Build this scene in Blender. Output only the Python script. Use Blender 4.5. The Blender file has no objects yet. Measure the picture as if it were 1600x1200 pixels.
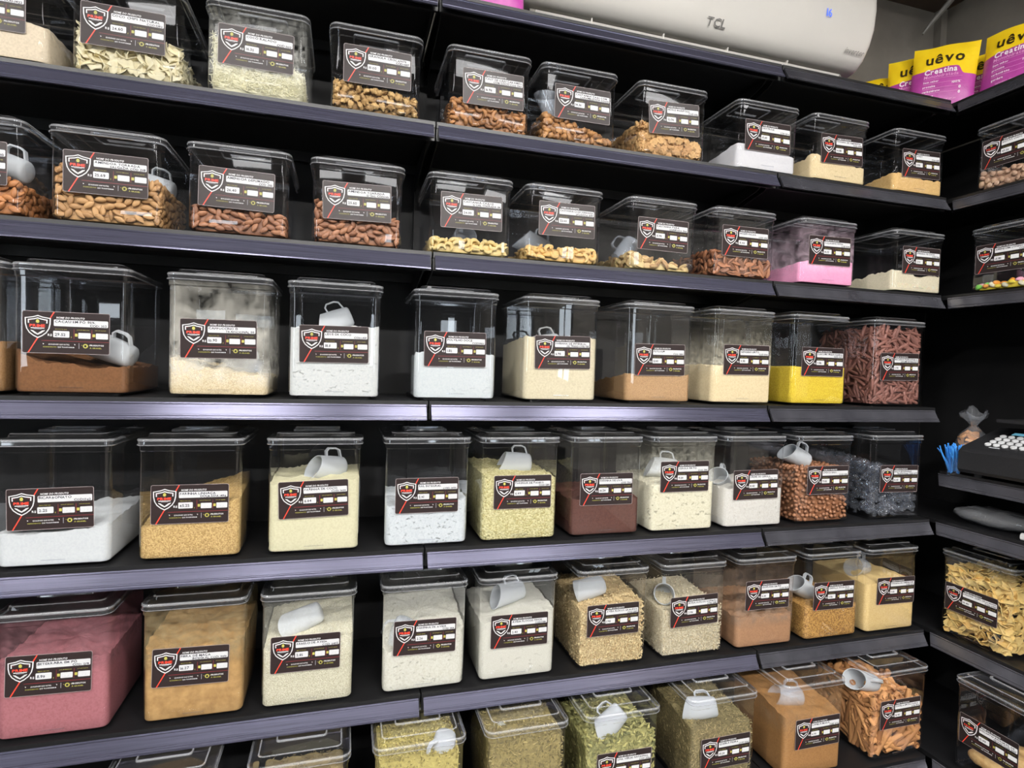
import bpy, math, random
import numpy as np
from mathutils import Matrix, Vector, Euler, noise

sc = bpy.context.scene
COL = sc.collection
ZO = 1.5                                  # floor is z = 0; heights below are given relative to 1.5 m
rng = random.Random(7)

# ------------------------------------------------------------------ camera
cam_d = bpy.data.cameras.new('camera')
cam_d.sensor_width = 36.0
cam_d.lens = 900.0 / 1600.0 * 36.0
cam_d.clip_start = 0.02
cam = bpy.data.objects.new('camera', cam_d)
COL.objects.link(cam)
_r = Vector((0.95995956, -0.27845846, 0.03063547))
_u = Vector((-0.02130519, 0.03647227, 0.99910753))
_f = Vector((0.27932729, 0.95975552, -0.02907929))
_m = Matrix((( _r.x, _u.x, -_f.x, -0.20052), (_r.y, _u.y, -_f.y, -1.39965), (_r.z, _u.z, -_f.z, 0.04577 + ZO), (0, 0, 0, 1)))
cam.matrix_world = _m
sc.camera = cam

# ------------------------------------------------------------------ colour management, world, lamps
sc.view_settings.view_transform = 'Standard'
sc.view_settings.look = 'None'
sc.view_settings.gamma = 1.0
sc.view_settings.use_curve_mapping = False
sc.view_settings.exposure = -0.46
sc.cycles.use_denoising = True
sc.cycles.transparent_max_bounces = 32
sc.cycles.max_bounces = 10
sc.cycles.glossy_bounces = 4
sc.cycles.sample_clamp_indirect = 4.0
sc.cycles.sample_clamp_direct = 6.0
sc.cycles.caustics_reflective = False
sc.cycles.caustics_refractive = False
world = bpy.data.worlds.new('world')
sc.world = world
world.use_nodes = True
world.node_tree.nodes['Background'].inputs[0].default_value = (0.8, 0.85, 1.0, 1)
world.node_tree.nodes['Background'].inputs[1].default_value = 0.05
CEIL = 1.485 + ZO
LAMP = 150.0
# ceiling lamps of the shop, plus an added fill lamp: (x, y, length in x, length in y, strength factor)
LAMPS = [(-0.75, -1.30, 0.62, 0.14, 0.9), (0.30, -1.30, 0.62, 0.14, 1.3), (1.35, -1.30, 0.62, 0.14, 0.9),
         (-0.75, -3.10, 0.62, 0.18, 4.4), (0.30, -3.10, 0.62, 0.18, 4.4), (1.35, -3.10, 0.62, 0.18, 4.4),
         (-2.00, -1.90, 0.62, 0.18, 3.0)]  # fill lamp added out of view to brighten the side wall bins

# ------------------------------------------------------------------ materials
MATS = {}
def new_mat(name):
    m = bpy.data.materials.new(name); m.use_nodes = True
    nt = m.node_tree
    for n in list(nt.nodes): nt.nodes.remove(n)
    out = nt.nodes.new('ShaderNodeOutputMaterial')
    return m, nt, out
def N(nt, t, **kw):
    n = nt.nodes.new(t)
    for k, v in kw.items():
        if k.startswith('i_'):
            key = k[2:]
            key = int(key) if key.isdigit() else key.replace('_', ' ')
            n.inputs[key].default_value = v
        else:
            setattr(n, k, v)
    return n
def c4(c): return (c[0], c[1], c[2], 1.0)
def srgb(r, g, b):
    f = lambda v: (v / 255.0) / 12.92 if v <= 10 else ((v / 255.0 + 0.055) / 1.055) ** 2.4
    return (f(r), f(g), f(b))
def plain(name, col, rough=0.5, metal=0.0, spec=0.5, emit=0.0):
    if name in MATS: return MATS[name]
    m, nt, out = new_mat(name)
    p = N(nt, 'ShaderNodeBsdfPrincipled', i_Roughness=rough, i_Metallic=metal)
    p.inputs['Base Color'].default_value = c4(col)
    p.inputs['Specular IOR Level'].default_value = spec
    if emit:
        p.inputs['Emission Color'].default_value = c4(col); p.inputs['Emission Strength'].default_value = emit
    nt.links.new(p.outputs[0], out.inputs[0]); MATS[name] = m
    return m
def noisy(name, c1, c2, scale=40, bump=0.2, rough=0.6, detail=6, metal=0.0, spec=0.4, kind='noise', bscale=None, bdist=0.002, contrast=(0.35, 0.65), stretch=None, island=False):
    """two colours mixed by a procedural texture in object space, with a fine bump"""
    if name in MATS: return MATS[name]
    m, nt, out = new_mat(name); L = nt.links.new
    tc = N(nt, 'ShaderNodeTexCoord'); src = tc.outputs['Object']
    if stretch:
        mp = N(nt, 'ShaderNodeMapping'); mp.inputs['Scale'].default_value = stretch; L(src, mp.inputs[0]); src = mp.outputs[0]
    if kind == 'noise':
        t = N(nt, 'ShaderNodeTexNoise', i_Scale=scale, i_Detail=detail, i_Roughness=0.62); f = t.outputs[0]
    else:
        t = N(nt, 'ShaderNodeTexVoronoi', i_Scale=scale); f = t.outputs['Color']
    L(src, t.inputs['Vector'])
    r = N(nt, 'ShaderNodeMapRange'); r.inputs[1].default_value = contrast[0]; r.inputs[2].default_value = contrast[1]; L(f, r.inputs[0])
    fac = r.outputs[0]
    if island:
        g = N(nt, 'ShaderNodeNewGeometry'); oi = N(nt, 'ShaderNodeObjectInfo')
        a = N(nt, 'ShaderNodeMath', operation='ADD'); L(g.outputs['Random Per Island'], a.inputs[0]); L(oi.outputs['Random'], a.inputs[1])
        fr = N(nt, 'ShaderNodeMath', operation='FRACT'); L(a.outputs[0], fr.inputs[0])
        mx = N(nt, 'ShaderNodeMath', operation='MULTIPLY_ADD'); L(fr.outputs[0], mx.inputs[0]); mx.inputs[1].default_value = 0.75
        h = N(nt, 'ShaderNodeMath', operation='MULTIPLY'); L(fac, h.inputs[0]); h.inputs[1].default_value = 0.3; L(h.outputs[0], mx.inputs[2])
        fac = mx.outputs[0]
    mix = N(nt, 'ShaderNodeMix', data_type='RGBA'); mix.inputs[6].default_value = c4(c1); mix.inputs[7].default_value = c4(c2)
    L(fac, mix.inputs[0])
    p = N(nt, 'ShaderNodeBsdfPrincipled', i_Roughness=rough, i_Metallic=metal); p.inputs['Specular IOR Level'].default_value = spec
    L(mix.outputs[2], p.inputs['Base Color'])
    if bump:
        if kind == 'noise':
            tb = N(nt, 'ShaderNodeTexNoise', i_Scale=bscale or scale, i_Detail=5, i_Roughness=0.6); o = tb.outputs[0]
        else:
            tb = N(nt, 'ShaderNodeTexVoronoi', i_Scale=bscale or scale); iv = N(nt, 'ShaderNodeMath', operation='SUBTRACT'); iv.inputs[0].default_value = 1.0
            L(tb.outputs['Distance'], iv.inputs[1]); o = iv.outputs[0]
        L(src, tb.inputs['Vector'])
        b = N(nt, 'ShaderNodeBump', i_Strength=bump, i_Distance=bdist); L(o, b.inputs['Height']); L(b.outputs[0], p.inputs['Normal'])
    L(p.outputs[0], out.inputs[0]); MATS[name] = m
    return m
def clumpy(name, c1, c2, crack=0.5, fine=260):
    """packed powder with small voids and cracks pressed against the wall"""
    if name in MATS: return MATS[name]
    m, nt, out = new_mat(name); L = nt.links.new
    tc = N(nt, 'ShaderNodeTexCoord'); oi = N(nt, 'ShaderNodeObjectInfo')
    add = N(nt, 'ShaderNodeVectorMath', operation='ADD'); L(tc.outputs['Object'], add.inputs[0]); L(oi.outputs['Location'], add.inputs[1])
    src = add.outputs[0]
    mp = N(nt, 'ShaderNodeMapping'); mp.inputs['Scale'].default_value = (1.0, 1.0, 1.7); L(src, mp.inputs[0])
    n1 = N(nt, 'ShaderNodeTexNoise', i_Scale=70.0, i_Detail=8.0, i_Roughness=0.68, i_Distortion=0.6); L(mp.outputs[0], n1.inputs['Vector'])
    r = N(nt, 'ShaderNodeMapRange'); r.inputs[1].default_value = 0.31; r.inputs[2].default_value = 0.40; L(n1.outputs[0], r.inputs[0])
    n2 = N(nt, 'ShaderNodeTexNoise', i_Scale=float(fine), i_Detail=3.0); L(src, n2.inputs['Vector'])
    mix = N(nt, 'ShaderNodeMix', data_type='RGBA'); mix.inputs[6].default_value = c4(c2); mix.inputs[7].default_value = c4(c1)
    r2 = N(nt, 'ShaderNodeMapRange'); r2.inputs[1].default_value = 0.3; r2.inputs[2].default_value = 0.6; L(n2.outputs[0], r2.inputs[0]); L(r2.outputs[0], mix.inputs[0])
    p = N(nt, 'ShaderNodeBsdfPrincipled', i_Roughness=0.9); p.inputs['Specular IOR Level'].default_value = 0.15
    L(mix.outputs[2], p.inputs['Base Color'])
    b = N(nt, 'ShaderNodeBump', i_Strength=crack, i_Distance=0.003); L(r.outputs[0], b.inputs['Height'])
    b2 = N(nt, 'ShaderNodeBump', i_Strength=0.25, i_Distance=0.001); L(n2.outputs[0], b2.inputs['Height']); L(b.outputs[0], b2.inputs['Normal'])
    L(b2.outputs[0], p.inputs['Normal']); L(p.outputs[0], out.inputs[0]); MATS[name] = m
    return m
def clear(name, tint=(0.985, 0.99, 0.995), gain=1.0, rough=0.02, haze=0.01, dust=None, dust_haze_col=(0.8, 0.8, 0.8), dust_scale=30, wave=0.0):
    """clear thin plastic: transmits straight through, mirrors by Fresnel; optional powder film between two heights (local z)"""
    if name in MATS: return MATS[name]
    m, nt, out = new_mat(name); L = nt.links.new
    tr = N(nt, 'ShaderNodeBsdfTransparent'); tr.inputs[0].default_value = c4(tint)
    gl = N(nt, 'ShaderNodeBsdfGlossy', i_Roughness=rough); gl.inputs[0].default_value = (0.95, 0.96, 1.0, 1)
    fr = N(nt, 'ShaderNodeFresnel')
    gm = N(nt, 'ShaderNodeNewGeometry'); io = N(nt, 'ShaderNodeMapRange'); io.inputs[3].default_value = 1.5; io.inputs[4].default_value = 1 / 1.5
    L(gm.outputs['Backfacing'], io.inputs[0]); L(io.outputs[0], fr.inputs['IOR'])     # thin sheet: same mirror from both sides
    ml = N(nt, 'ShaderNodeMath', operation='MULTIPLY', use_clamp=True); ml.inputs[1].default_value = gain; L(fr.outputs[0], ml.inputs[0])
    tc = N(nt, 'ShaderNodeTexCoord')
    if wave:
        n0 = N(nt, 'ShaderNodeTexNoise', i_Scale=28.0, i_Detail=3.0); L(tc.outputs['Object'], n0.inputs['Vector'])
        b = N(nt, 'ShaderNodeBump', i_Strength=wave, i_Distance=0.006); L(n0.outputs[0], b.inputs['Height']); L(b.outputs[0], gl.inputs['Normal']); L(b.outputs[0], fr.inputs['Normal'])
    mix = N(nt, 'ShaderNodeMixShader'); L(ml.outputs[0], mix.inputs[0]); L(tr.outputs[0], mix.inputs[1]); L(gl.outputs[0], mix.inputs[2])
    df = N(nt, 'ShaderNodeBsdfDiffuse'); df.inputs[0].default_value = c4(dust_haze_col)
    mix2 = N(nt, 'ShaderNodeMixShader'); L(mix.outputs[0], mix2.inputs[1]); L(df.outputs[0], mix2.inputs[2])
    if dust:
        z0, z1, amt = dust
        sep = N(nt, 'ShaderNodeSeparateXYZ'); L(tc.outputs['Object'], sep.inputs[0])
        mr = N(nt, 'ShaderNodeMapRange'); mr.inputs[1].default_value = z0; mr.inputs[2].default_value = z1; mr.inputs[3].default_value = 1.0; mr.inputs[4].default_value = 0.12
        lo = N(nt, 'ShaderNodeMapRange'); lo.inputs[1].default_value = z0 - .03; lo.inputs[2].default_value = z0; L(sep.outputs[2], lo.inputs[0])
        L(sep.outputs[2], mr.inputs[0])
        ns = N(nt, 'ShaderNodeTexNoise', i_Scale=float(dust_scale), i_Detail=8.0, i_Roughness=0.7, i_Distortion=0.8); L(tc.outputs['Object'], ns.inputs['Vector'])
        r = N(nt, 'ShaderNodeMapRange'); r.inputs[1].default_value = 0.36; r.inputs[2].default_value = 0.64; L(ns.outputs[0], r.inputs[0])
        mu0 = N(nt, 'ShaderNodeMath', operation='MULTIPLY'); L(mr.outputs[0], mu0.inputs[0]); L(r.outputs[0], mu0.inputs[1])
        mu = N(nt, 'ShaderNodeMath', operation='MULTIPLY'); L(mu0.outputs[0], mu.inputs[0]); L(lo.outputs[0], mu.inputs[1])
        mm = N(nt, 'ShaderNodeMath', operation='MULTIPLY_ADD', use_clamp=True); L(mu.outputs[0], mm.inputs[0]); mm.inputs[1].default_value = amt; mm.inputs[2].default_value = haze
        L(mm.outputs[0], mix2.inputs[0])
    else:
        mix2.inputs[0].default_value = haze
    L(mix2.outputs[0], out.inputs[0]); MATS[name] = m
    return m

M_BLACK = noisy('black_powder_coat', srgb(10, 10, 11), srgb(17, 17, 19), scale=300, bump=0.08, rough=0.42)
M_BACK = noisy('black_back_panel', srgb(7, 7, 8), srgb(12, 12, 13), scale=12, bump=0.0, rough=0.6, spec=0.25)
M_RAIL = noisy('lavender_grey_rail', srgb(72, 72, 88), srgb(92, 92, 110), scale=6, bump=0.05, rough=0.18, metal=0.7, stretch=(1, 60, 60), bscale=30)
M_RAILD = noisy('dark_grey_rail', srgb(58, 58, 64), srgb(76, 76, 82), scale=8, bump=0.05, rough=0.22, metal=0.5, bscale=30)
M_CLEAR = clear('clear_bin_plastic', haze=0.0012, gain=2.0)
M_LID = clear('clear_lid_plastic', tint=(0.95, 0.96, 0.98), gain=1.5, rough=0.04, haze=0.006)
M_RIM = clear('clear_rim_plastic', tint=(0.90, 0.91, 0.94), gain=3.0, rough=0.06, haze=0.018, dust_haze_col=(0.75, 0.77, 0.82))
M_BEAD = clear('clear_bead_plastic', tint=(0.88, 0.89, 0.92), gain=4.0, rough=0.12, haze=0.13, dust_haze_col=(0.8, 0.82, 0.86))  # pale haze in the colour stands in for bright highlights along lid edges
M_STICK = plain('sticker_dark_brown', srgb(36, 29, 29), rough=0.34, spec=0.16)
M_EDGE = plain('sticker_grey_edge', srgb(128, 118, 118), rough=0.4)
M_WHITE = plain('print_white', srgb(238, 238, 240), rough=0.45)
M_RED = plain('print_red', srgb(214, 62, 44), rough=0.4)
M_DRED = plain('print_dark_red', srgb(112, 34, 38), rough=0.4)
M_OLIVE = plain('print_olive', srgb(150, 146, 70), rough=0.4)
M_INK = plain('marker_ink', srgb(22, 22, 40), rough=0.6)
M_GREY = plain('print_grey', srgb(170, 172, 178), rough=0.5)
M_SCOOP = None
def scoop_mat():
    m, nt, out = new_mat('frosted_white_plastic'); L = nt.links.new
    d = N(nt, 'ShaderNodeBsdfPrincipled', i_Roughness=0.35); d.inputs['Base Color'].default_value = c4(srgb(206, 209, 212))
    t = N(nt, 'ShaderNodeBsdfTranslucent'); t.inputs[0].default_value = c4(srgb(200, 205, 210))
    mx = N(nt, 'ShaderNodeMixShader'); mx.inputs[0].default_value = 0.35
    L(d.outputs[0], mx.inputs[1]); L(t.outputs[0], mx.inputs[2]); L(mx.outputs[0], out.inputs[0])
    return m
M_SCOOP = scoop_mat()
M_SCLEAR = clear('clear_scoop_plastic', haze=0.16, gain=1.2, rough=0.12, dust_haze_col=srgb(205, 212, 222))

# ------------------------------------------------------------------ mesh helpers
class MB:
    def __init__(s): s.v = []; s.f = []; s.mi = []
    def add(s, verts, faces, mi=0):
        o = len(s.v); s.v.extend([tuple(p) for p in verts])
        s.f.extend([tuple(i + o for i in f) for f in faces]); s.mi.extend([mi] * len(faces))
    def box(s, x0, x1, y0, y1, z0, z1, mi=0):
        s.add([(x0,y0,z0),(x1,y0,z0),(x1,y1,z0),(x0,y1,z0),(x0,y0,z1),(x1,y0,z1),(x1,y1,z1),(x0,y1,z1)],
              [(0,3,2,1),(4,5,6,7),(0,1,5,4),(1,2,6,5),(2,3,7,6),(3,0,4,7)], mi)
    def poly(s, pts, mi=0): s.add(pts, [tuple(range(len(pts)))], mi)
    def prism(s, prof, x0, x1, mi=0, axis='x'):
        """closed (a,b) profile swept along an axis; axis x: (a,b)=(y,z)"""
        n = len(prof)
        if axis == 'x': A = [(x0, a, b) for a, b in prof]; B = [(x1, a, b) for a, b in prof]
        elif axis == 'y': A = [(a, x0, b) for a, b in prof]; B = [(a, x1, b) for a, b in prof]
        else: A = [(a, b, x0) for a, b in prof]; B = [(a, b, x1) for a, b in prof]
        s.add(A + B, [(i, (i + 1) % n, n + (i + 1) % n, n + i) for i in range(n)] + [tuple(range(n))[::-1], tuple(range(n, 2 * n))], mi)
    def loft(s, rings, cap0=True, cap1=True, mi=0, closed=True):
        n = len(rings[0]); o = len(s.v)
        for r in rings: s.v.extend([tuple(p) for p in r])
        F = []
        m = n if closed else n - 1
        for k in range(len(rings) - 1):
            for i in range(m):
                a = o + k * n + i; b = o + k * n + (i + 1) % n
                F.append((a, b, b + n, a + n))
        if cap0: F.append(tuple(o + i for i in range(n))[::-1])
        if cap1: F.append(tuple(o + (len(rings) - 1) * n + i for i in range(n)))
        s.f.extend(F); s.mi.extend([mi] * len(F))
    def tube(s, pts, r, seg=8, mi=0, closed=False):
        P = [Vector(p) for p in pts]; rings = []; up = Vector((0.13, 0.31, 0.94))
        n = len(P)
        for i, p in enumerate(P):
            if closed: t = (P[(i + 1) % n] - P[i - 1])
            else: t = (P[min(i + 1, n - 1)] - P[max(i - 1, 0)])
            t.normalize(); a = t.cross(up)
            if a.length < 1e-4: a = t.cross(Vector((1, 0, 0)))
            a.normalize(); b = t.cross(a)
            rr = r[i] if isinstance(r, (list, tuple)) else r
            rings.append([p + a * rr * math.cos(2 * math.pi * k / seg) + b * rr * math.sin(2 * math.pi * k / seg) for k in range(seg)])
        if closed: rings.append(rings[0]); s.loft(rings, False, False, mi)
        else: s.loft(rings, True, True, mi)
    def mesh(s, name, mats, smooth=True, angle=35):
        me = bpy.data.meshes.new(name); me.from_pydata(s.v, [], s.f)
        for m in (mats if isinstance(mats, (list, tuple)) else [mats]): me.materials.append(m)
        if any(s.mi): me.polygons.foreach_set('material_index', s.mi)
        me.update()
        if smooth:
            me.polygons.foreach_set('use_smooth', [True] * len(me.polygons))
            me.set_sharp_from_angle(angle=math.radians(angle))
        return me
def obj(name, me, parent=None, loc=None, rot=None):
    o = bpy.data.objects.new(name, me); COL.objects.link(o)
    if parent: o.parent = parent
    if loc is not None: o.location = loc
    if rot is not None: o.rotation_euler = rot
    return o
def tag(o, label=None, cat=None, group=None, kind=None):
    if label: o['label'] = label
    if cat: o['category'] = cat
    if group: o['group'] = group
    if kind: o['kind'] = kind
    return o
def empty(name, loc=(0, 0, 0), rot=(0, 0, 0)):
    o = bpy.data.objects.new(name, None); COL.objects.link(o); o.location = loc; o.rotation_euler = rot; o.empty_display_size = 0.03
    return o
def rrect(w, d, r, n=5, cx=0.0, cy=0.0, z=0.0):
    pts = []
    for (sx, sy, a0) in ((1, 1, 0), (-1, 1, 90), (-1, -1, 180), (1, -1, 270)):
        for k in range(n + 1):
            a = math.radians(a0 + 90 * k / n)
            pts.append((cx + sx * (w / 2 - r) + r * math.cos(a), cy + sy * (d / 2 - r) + r * math.sin(a), z))
    return pts
def fbm(x, y, z=0.0, o=4):
    return noise.fractal(Vector((x, y, z)), 1.0, 2.0, o)

# ------------------------------------------------------------------ glyphs (built-in font only)
GL = {}
_fc = bpy.data.curves.new('glyph_curve', 'FONT'); _fc.resolution_u = 2; _fc.size = 1.0
_fo = bpy.data.objects.new('glyph_tmp', _fc)
def glyph(ch, off):
    k = (ch, off)
    if k in GL: return GL[k]
    if ch == ' ': GL[k] = ([], [], 0.34); return GL[k]
    _fc.body = ch; _fc.offset = off
    me = _fo.to_mesh()
    v = [(p.co.x, p.co.y) for p in me.vertices]; f = [tuple(p.vertices) for p in me.polygons]
    _fo.to_mesh_clear()
    x0 = min(a for a, b in v); x1 = max(a for a, b in v)
    v = [(a - x0, b) for a, b in v]
    GL[k] = (v, f, x1 - x0 + 0.085)
    return GL[k]
def write(mb, s, x, y, size, mi, z, off=0.0, width=None, shear=0.0, jit=0.0, align='l', xs=1.0, fn=None):
    tot = sum(glyph(c, off)[2] for c in s) * size * xs
    k = 1.0
    if width: k = width / tot if (tot > width or width < 0) else 1.0
    if width and width > 0 and align == 'f': k = width / tot
    if align == 'r': x = x - tot * k
    if align == 'c': x = x - tot * k / 2
    for c in s:
        v, f, adv = glyph(c, off)
        if v:
            a = rng.uniform(-jit, jit) * 0.5; dy = rng.uniform(-jit, jit) * size * 0.35; sc_ = 1 + rng.uniform(-jit, jit) * 0.6
            ca, sa = math.cos(a), math.sin(a)
            P = []
            for (px, py) in v:
                px, py = px * sc_, py * sc_
                qx = (px * ca - py * sa + shear * py) * size * k * xs; qy = (px * sa + py * ca) * size
                P.append((x + qx, y + qy + dy))
            if fn: mb.add([fn(a_, b_, z) for a_, b_ in P], f, mi)
            else: mb.add([(a_, -z, b_) for a_, b_ in P], f, mi)
        x += adv * size * k * xs
    return x

# ------------------------------------------------------------------ the room
def box_obj(name, dims, mat, kind='structure'):
    mb = MB(); mb.box(*dims); o = obj(name, mb.mesh(name, mat, smooth=False)); o['kind'] = kind; return o
M_WALL = noisy('grey_plaster', srgb(112, 107, 100), srgb(126, 121, 113), scale=5, bump=0.05, rough=0.85, bscale=60)
M_CEIL = noisy('brown_grey_ceiling', srgb(92, 80, 72), srgb(112, 98, 88), scale=3, bump=0.03, rough=0.9)
M_FLOOR = noisy('grey_floor', srgb(44, 43, 42), srgb(56, 55, 53), scale=4, bump=0.02, rough=0.45)
M_SHOP = noisy('shop_wall', srgb(24, 24, 26), srgb(32, 32, 34), scale=2, bump=0.02, rough=0.8)
D = 0.36
XC = 1.66
XR = XC + D
box_obj('wall_back', (-3.2, XR + 0.1, D, D + 0.1, 0, CEIL + 0.1), M_WALL)
box_obj('wall_right', (XR, XR + 0.1, -6.5, D, 0, CEIL + 0.1), M_WALL)
box_obj('wall_left', (-3.3, -3.2, -6.5, D + 0.1, 0, CEIL + 0.1), M_SHOP)
box_obj('wall_front', (-3.3, XR + 0.1, -6.6, -6.5, 0, CEIL + 0.1), M_SHOP)
box_obj('floor', (-3.3, XR + 0.1, -6.6, D + 0.1, -0.1, 0), M_FLOOR)
box_obj('ceiling', (-3.2, XR, -6.5, D, CEIL, CEIL + 0.1), M_CEIL)
# ridge of trim in the wall corner and a cable clip under the ceiling
mb = MB(); mb.box(XR - 0.03, XR, D - 0.03, D - 0.001, 0.93 + ZO, CEIL); tag(obj('trim_1', mb.mesh('trim_1', M_WALL, False)), kind='structure')

# glowing panes added unseen behind the viewer, for streaks and reflections on the bins
M_PANE_GLOW = plain('daylight_glass', (0.86, 0.95, 1.0), 0.2, emit=9.0)
M_FRAME = plain('window_frame_black', srgb(24, 24, 26), .5)
def add_glow_pane(n, x0, x1, y0, y1, z0, z1, bars):
    """a framed bright pane flush with a wall; (x0,x1) or (y0,y1) is the thin direction"""
    mb = MB(); mb.box(x0, x1, y0, y1, z0, z1); t = obj('window_%d' % n, mb.mesh('window_%d' % n, M_PANE_GLOW, False)); t['kind'] = 'structure'
    thin_y = (y1 - y0) < (x1 - x0)
    for k in range(bars + 1):
        f = k / bars; mb = MB()
        if thin_y: xx = x0 + (x1 - x0) * f; mb.box(xx - .03, xx + .03, y0 - .01, y1 + .02, z0, z1)
        else: yy = y0 + (y1 - y0) * f; mb.box(x0 - .02, x1 + .02, yy - .03, yy + .03, z0, z1)
        obj('window_frame', mb.mesh('window_frame', M_FRAME, False), t)
add_glow_pane(1, -2.5, -1.5, -6.495, -6.48, 1.98, 2.14, 1)
add_glow_pane(2, 0.90, 1.20, -6.495, -6.48, 0.9, 2.2, 1)
add_glow_pane(3, -3.195, -3.18, -3.9, -2.7, 0.9, 2.3, 3)
add_glow_pane(4, XR - .02, XR - .005, -4.6, -3.6, 0.9, 2.2, 2)
# ceiling lamps and the added fill lamp
M_HOUSE = plain('lamp_housing_white', srgb(225, 225, 225), 0.5)
lamp_words = ['near the left wall', 'in the middle', 'near the side shelves']
for i, (x, y, lx, ly, s) in enumerate(LAMPS):
    t = empty('ceiling_light', (x, y, CEIL))
    mb = MB(); mb.box(-lx/2 - 0.02, lx/2 + 0.02, -ly/2 - 0.02, ly/2 + 0.02, -0.03, -0.001); obj('housing', mb.mesh('housing', M_HOUSE, False), t)
    mb = MB(); mb.box(-lx/2, lx/2, -ly/2, ly/2, -0.036, -0.0301)
    nm = 'lamp_glow_%d' % round(s * 10)
    obj('diffuser', mb.mesh('diffuser', plain(nm, (1.0, 0.975, 0.94), 0.5, emit=LAMP * s), False), t)
    tag(t, 'white rectangular ceiling lamp out of view over the aisle', 'lamp', 'ceiling lamps of the shop')

# ------------------------------------------------------------------ shelving
SURF = {'T': 0.9475, 1: 0.6367, 2: 0.3225, 3: -0.044, 4: -0.411, 5: -0.778, 6: -1.113}
for k in SURF: SURF[k] += ZO
ROWN = {'T': 'uppermost', 1: 'top', 2: 'second', 3: 'third', 4: 'fourth', 5: 'fifth', 6: 'bottom'}
def rail_profile(z, fwd=0.0):
    """(y,z) outline of the sloping price rail below a shelf edge whose surface is z"""
    b = z - 0.046; t = z - 0.010
    S = lambda k, o: (0.019 * k - o * 0.88 - fwd, b + (t - b) * k + o * 0.47)
    pr = [S(0, 0.0), S(0.0, 0.0016), S(0.07, 0.0022), S(0.10, 0.0012), S(0.19, 0.0012), S(0.22, 0.0022), S(0.27, 0.0022), S(0.30, 0.0008),
          S(0.88, 0.0008), S(0.91, 0.0022), S(1.0, 0.0022), S(1.0, 0.0)]
    return pr + [(0.023 - fwd, t), (0.004 - fwd + 0.0008, b)]
def shelf_back(key, bay, x0, x1, fwd=0.0, mat=M_RAIL, label=''):
    z = SURF[key]
    t = empty('shelf_board', ((x0 + x1) / 2, 0.17, z - 0.046))
    c = Vector(((x0 + x1) / 2, 0.17, z - 0.046))
    def part(name, mb, m):
        me = mb.mesh(name, m, True, 25); me.transform(Matrix.Translation(-c)); return obj(name, me, t)
    mb = MB(); mb.box(x0 + 0.002, x1 - 0.002, 0.0195 - fwd, D - 0.012, z - 0.014, z)
    mb.box(x0 + 0.002, x1 - 0.002, 0.0235 - fwd, 0.032 - fwd, z - 0.045, z - 0.014)
    mb.box(x0 + 0.002, x1 - 0.002, D - 0.05, D - 0.042, z - 0.04, z - 0.014)
    part('board', mb, M_BLACK)
    mb = MB(); mb.prism(rail_profile(z, fwd), x0 + 0.006, x1 - 0.006); part('price_rail', mb, mat)
    for xb in (x0 + 0.012, x1 - 0.012):
        mb = MB(); mb.prism([(0.06, z - 0.016), (D - 0.015, z - 0.016), (D - 0.015, z - 0.085), (0.09, z - 0.035)], xb - 0.0015, xb + 0.0015); part('bracket', mb, M_BACK)
    tag(t, label, 'shelf', 'black shelves with grey price rails')
    return t
def shelf_side(key, y0, y1, z=None, xf=XC, fwd=0.0, label='', name='shelf_board', back=XR):
    """shelf on the right wall: front edge at x = xf, running from y1 (corner) to y0 (towards the viewer)"""
    z = SURF[key] if z is None else z
    c = Vector((xf + 0.18, (y0 + y1) / 2, z - 0.046)); t = empty(name, c)
    def part(nm, mb, m):
        me = mb.mesh(nm, m, True, 25); me.transform(Matrix.Translation(-c)); return obj(nm, me, t)
    mb = MB(); mb.box(xf + 0.0195 - fwd, back - 0.012, y0, y1, z - 0.014, z)
    mb.box(xf + 0.0235 - fwd, xf + 0.032 - fwd, y0, min(y1, -fwd + 0.02), z - 0.045, z - 0.014)
    part('board', mb, M_BLACK)
    mb = MB(); yb = -fwd - 0.002 if y1 > 0 else y1
    pr = rail_profile(z, fwd)
    # mitred at the corner: profile depth follows the slope
    A = [(xf + a, y0, b) for a, b in pr]; B = [(xf + a, yb + (a + fwd), b) for a, b in pr]
    n = len(pr)
    mb.add(A + B, [(i, n + i, n + (i + 1) % n, (i + 1) % n) for i in range(n)] + [tuple(range(n)), tuple(range(n, 2 * n))[::-1]])
    part('price_rail', mb, M_RAILD)
    tag(t, label, 'shelf', 'black shelves with grey price rails')
    return t
BAYN = ['bay at the far left', 'second bay', 'bay next to the corner']
for key in ('T', 1, 2, 3, 4, 5, 6):
    fwd = 0.11 if key == 6 else 0.0
    xe = XC - (0.11 if key == 6 else 0.0)
    for b, (x0, x1) in enumerate(((-1.12, 0.0), (0.0, 1.0), (1.0, xe))):
        what = {'T': 'carrying the air conditioner side of the wall', }.get(key, '')
        lab = 'black shelf with grey price rail, %s level, %s' % (ROWN[key], ['left bay', 'middle bay', 'narrow bay beside the corner'][b])
        shelf_back(key, b, x0, x1 - (0.0025 if b == 2 else 0), fwd, M_RAILD if b == 2 else M_RAIL, lab)
for key in ('T', 1, 2, 4, 5, 6):
    fwd = 0.11 if key == 6 else 0.0
    shelf_side(key, -1.0, D - 0.012, fwd=fwd, label='black side wall shelf with dark grey rail, %s level, meeting the corner' % ROWN[key])
ZS = -0.262 + ZO
shelf_side(None, -1.0, 0.012, z=ZS + 0.012, label='short black side shelf with grey rail holding the label scale')
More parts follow.
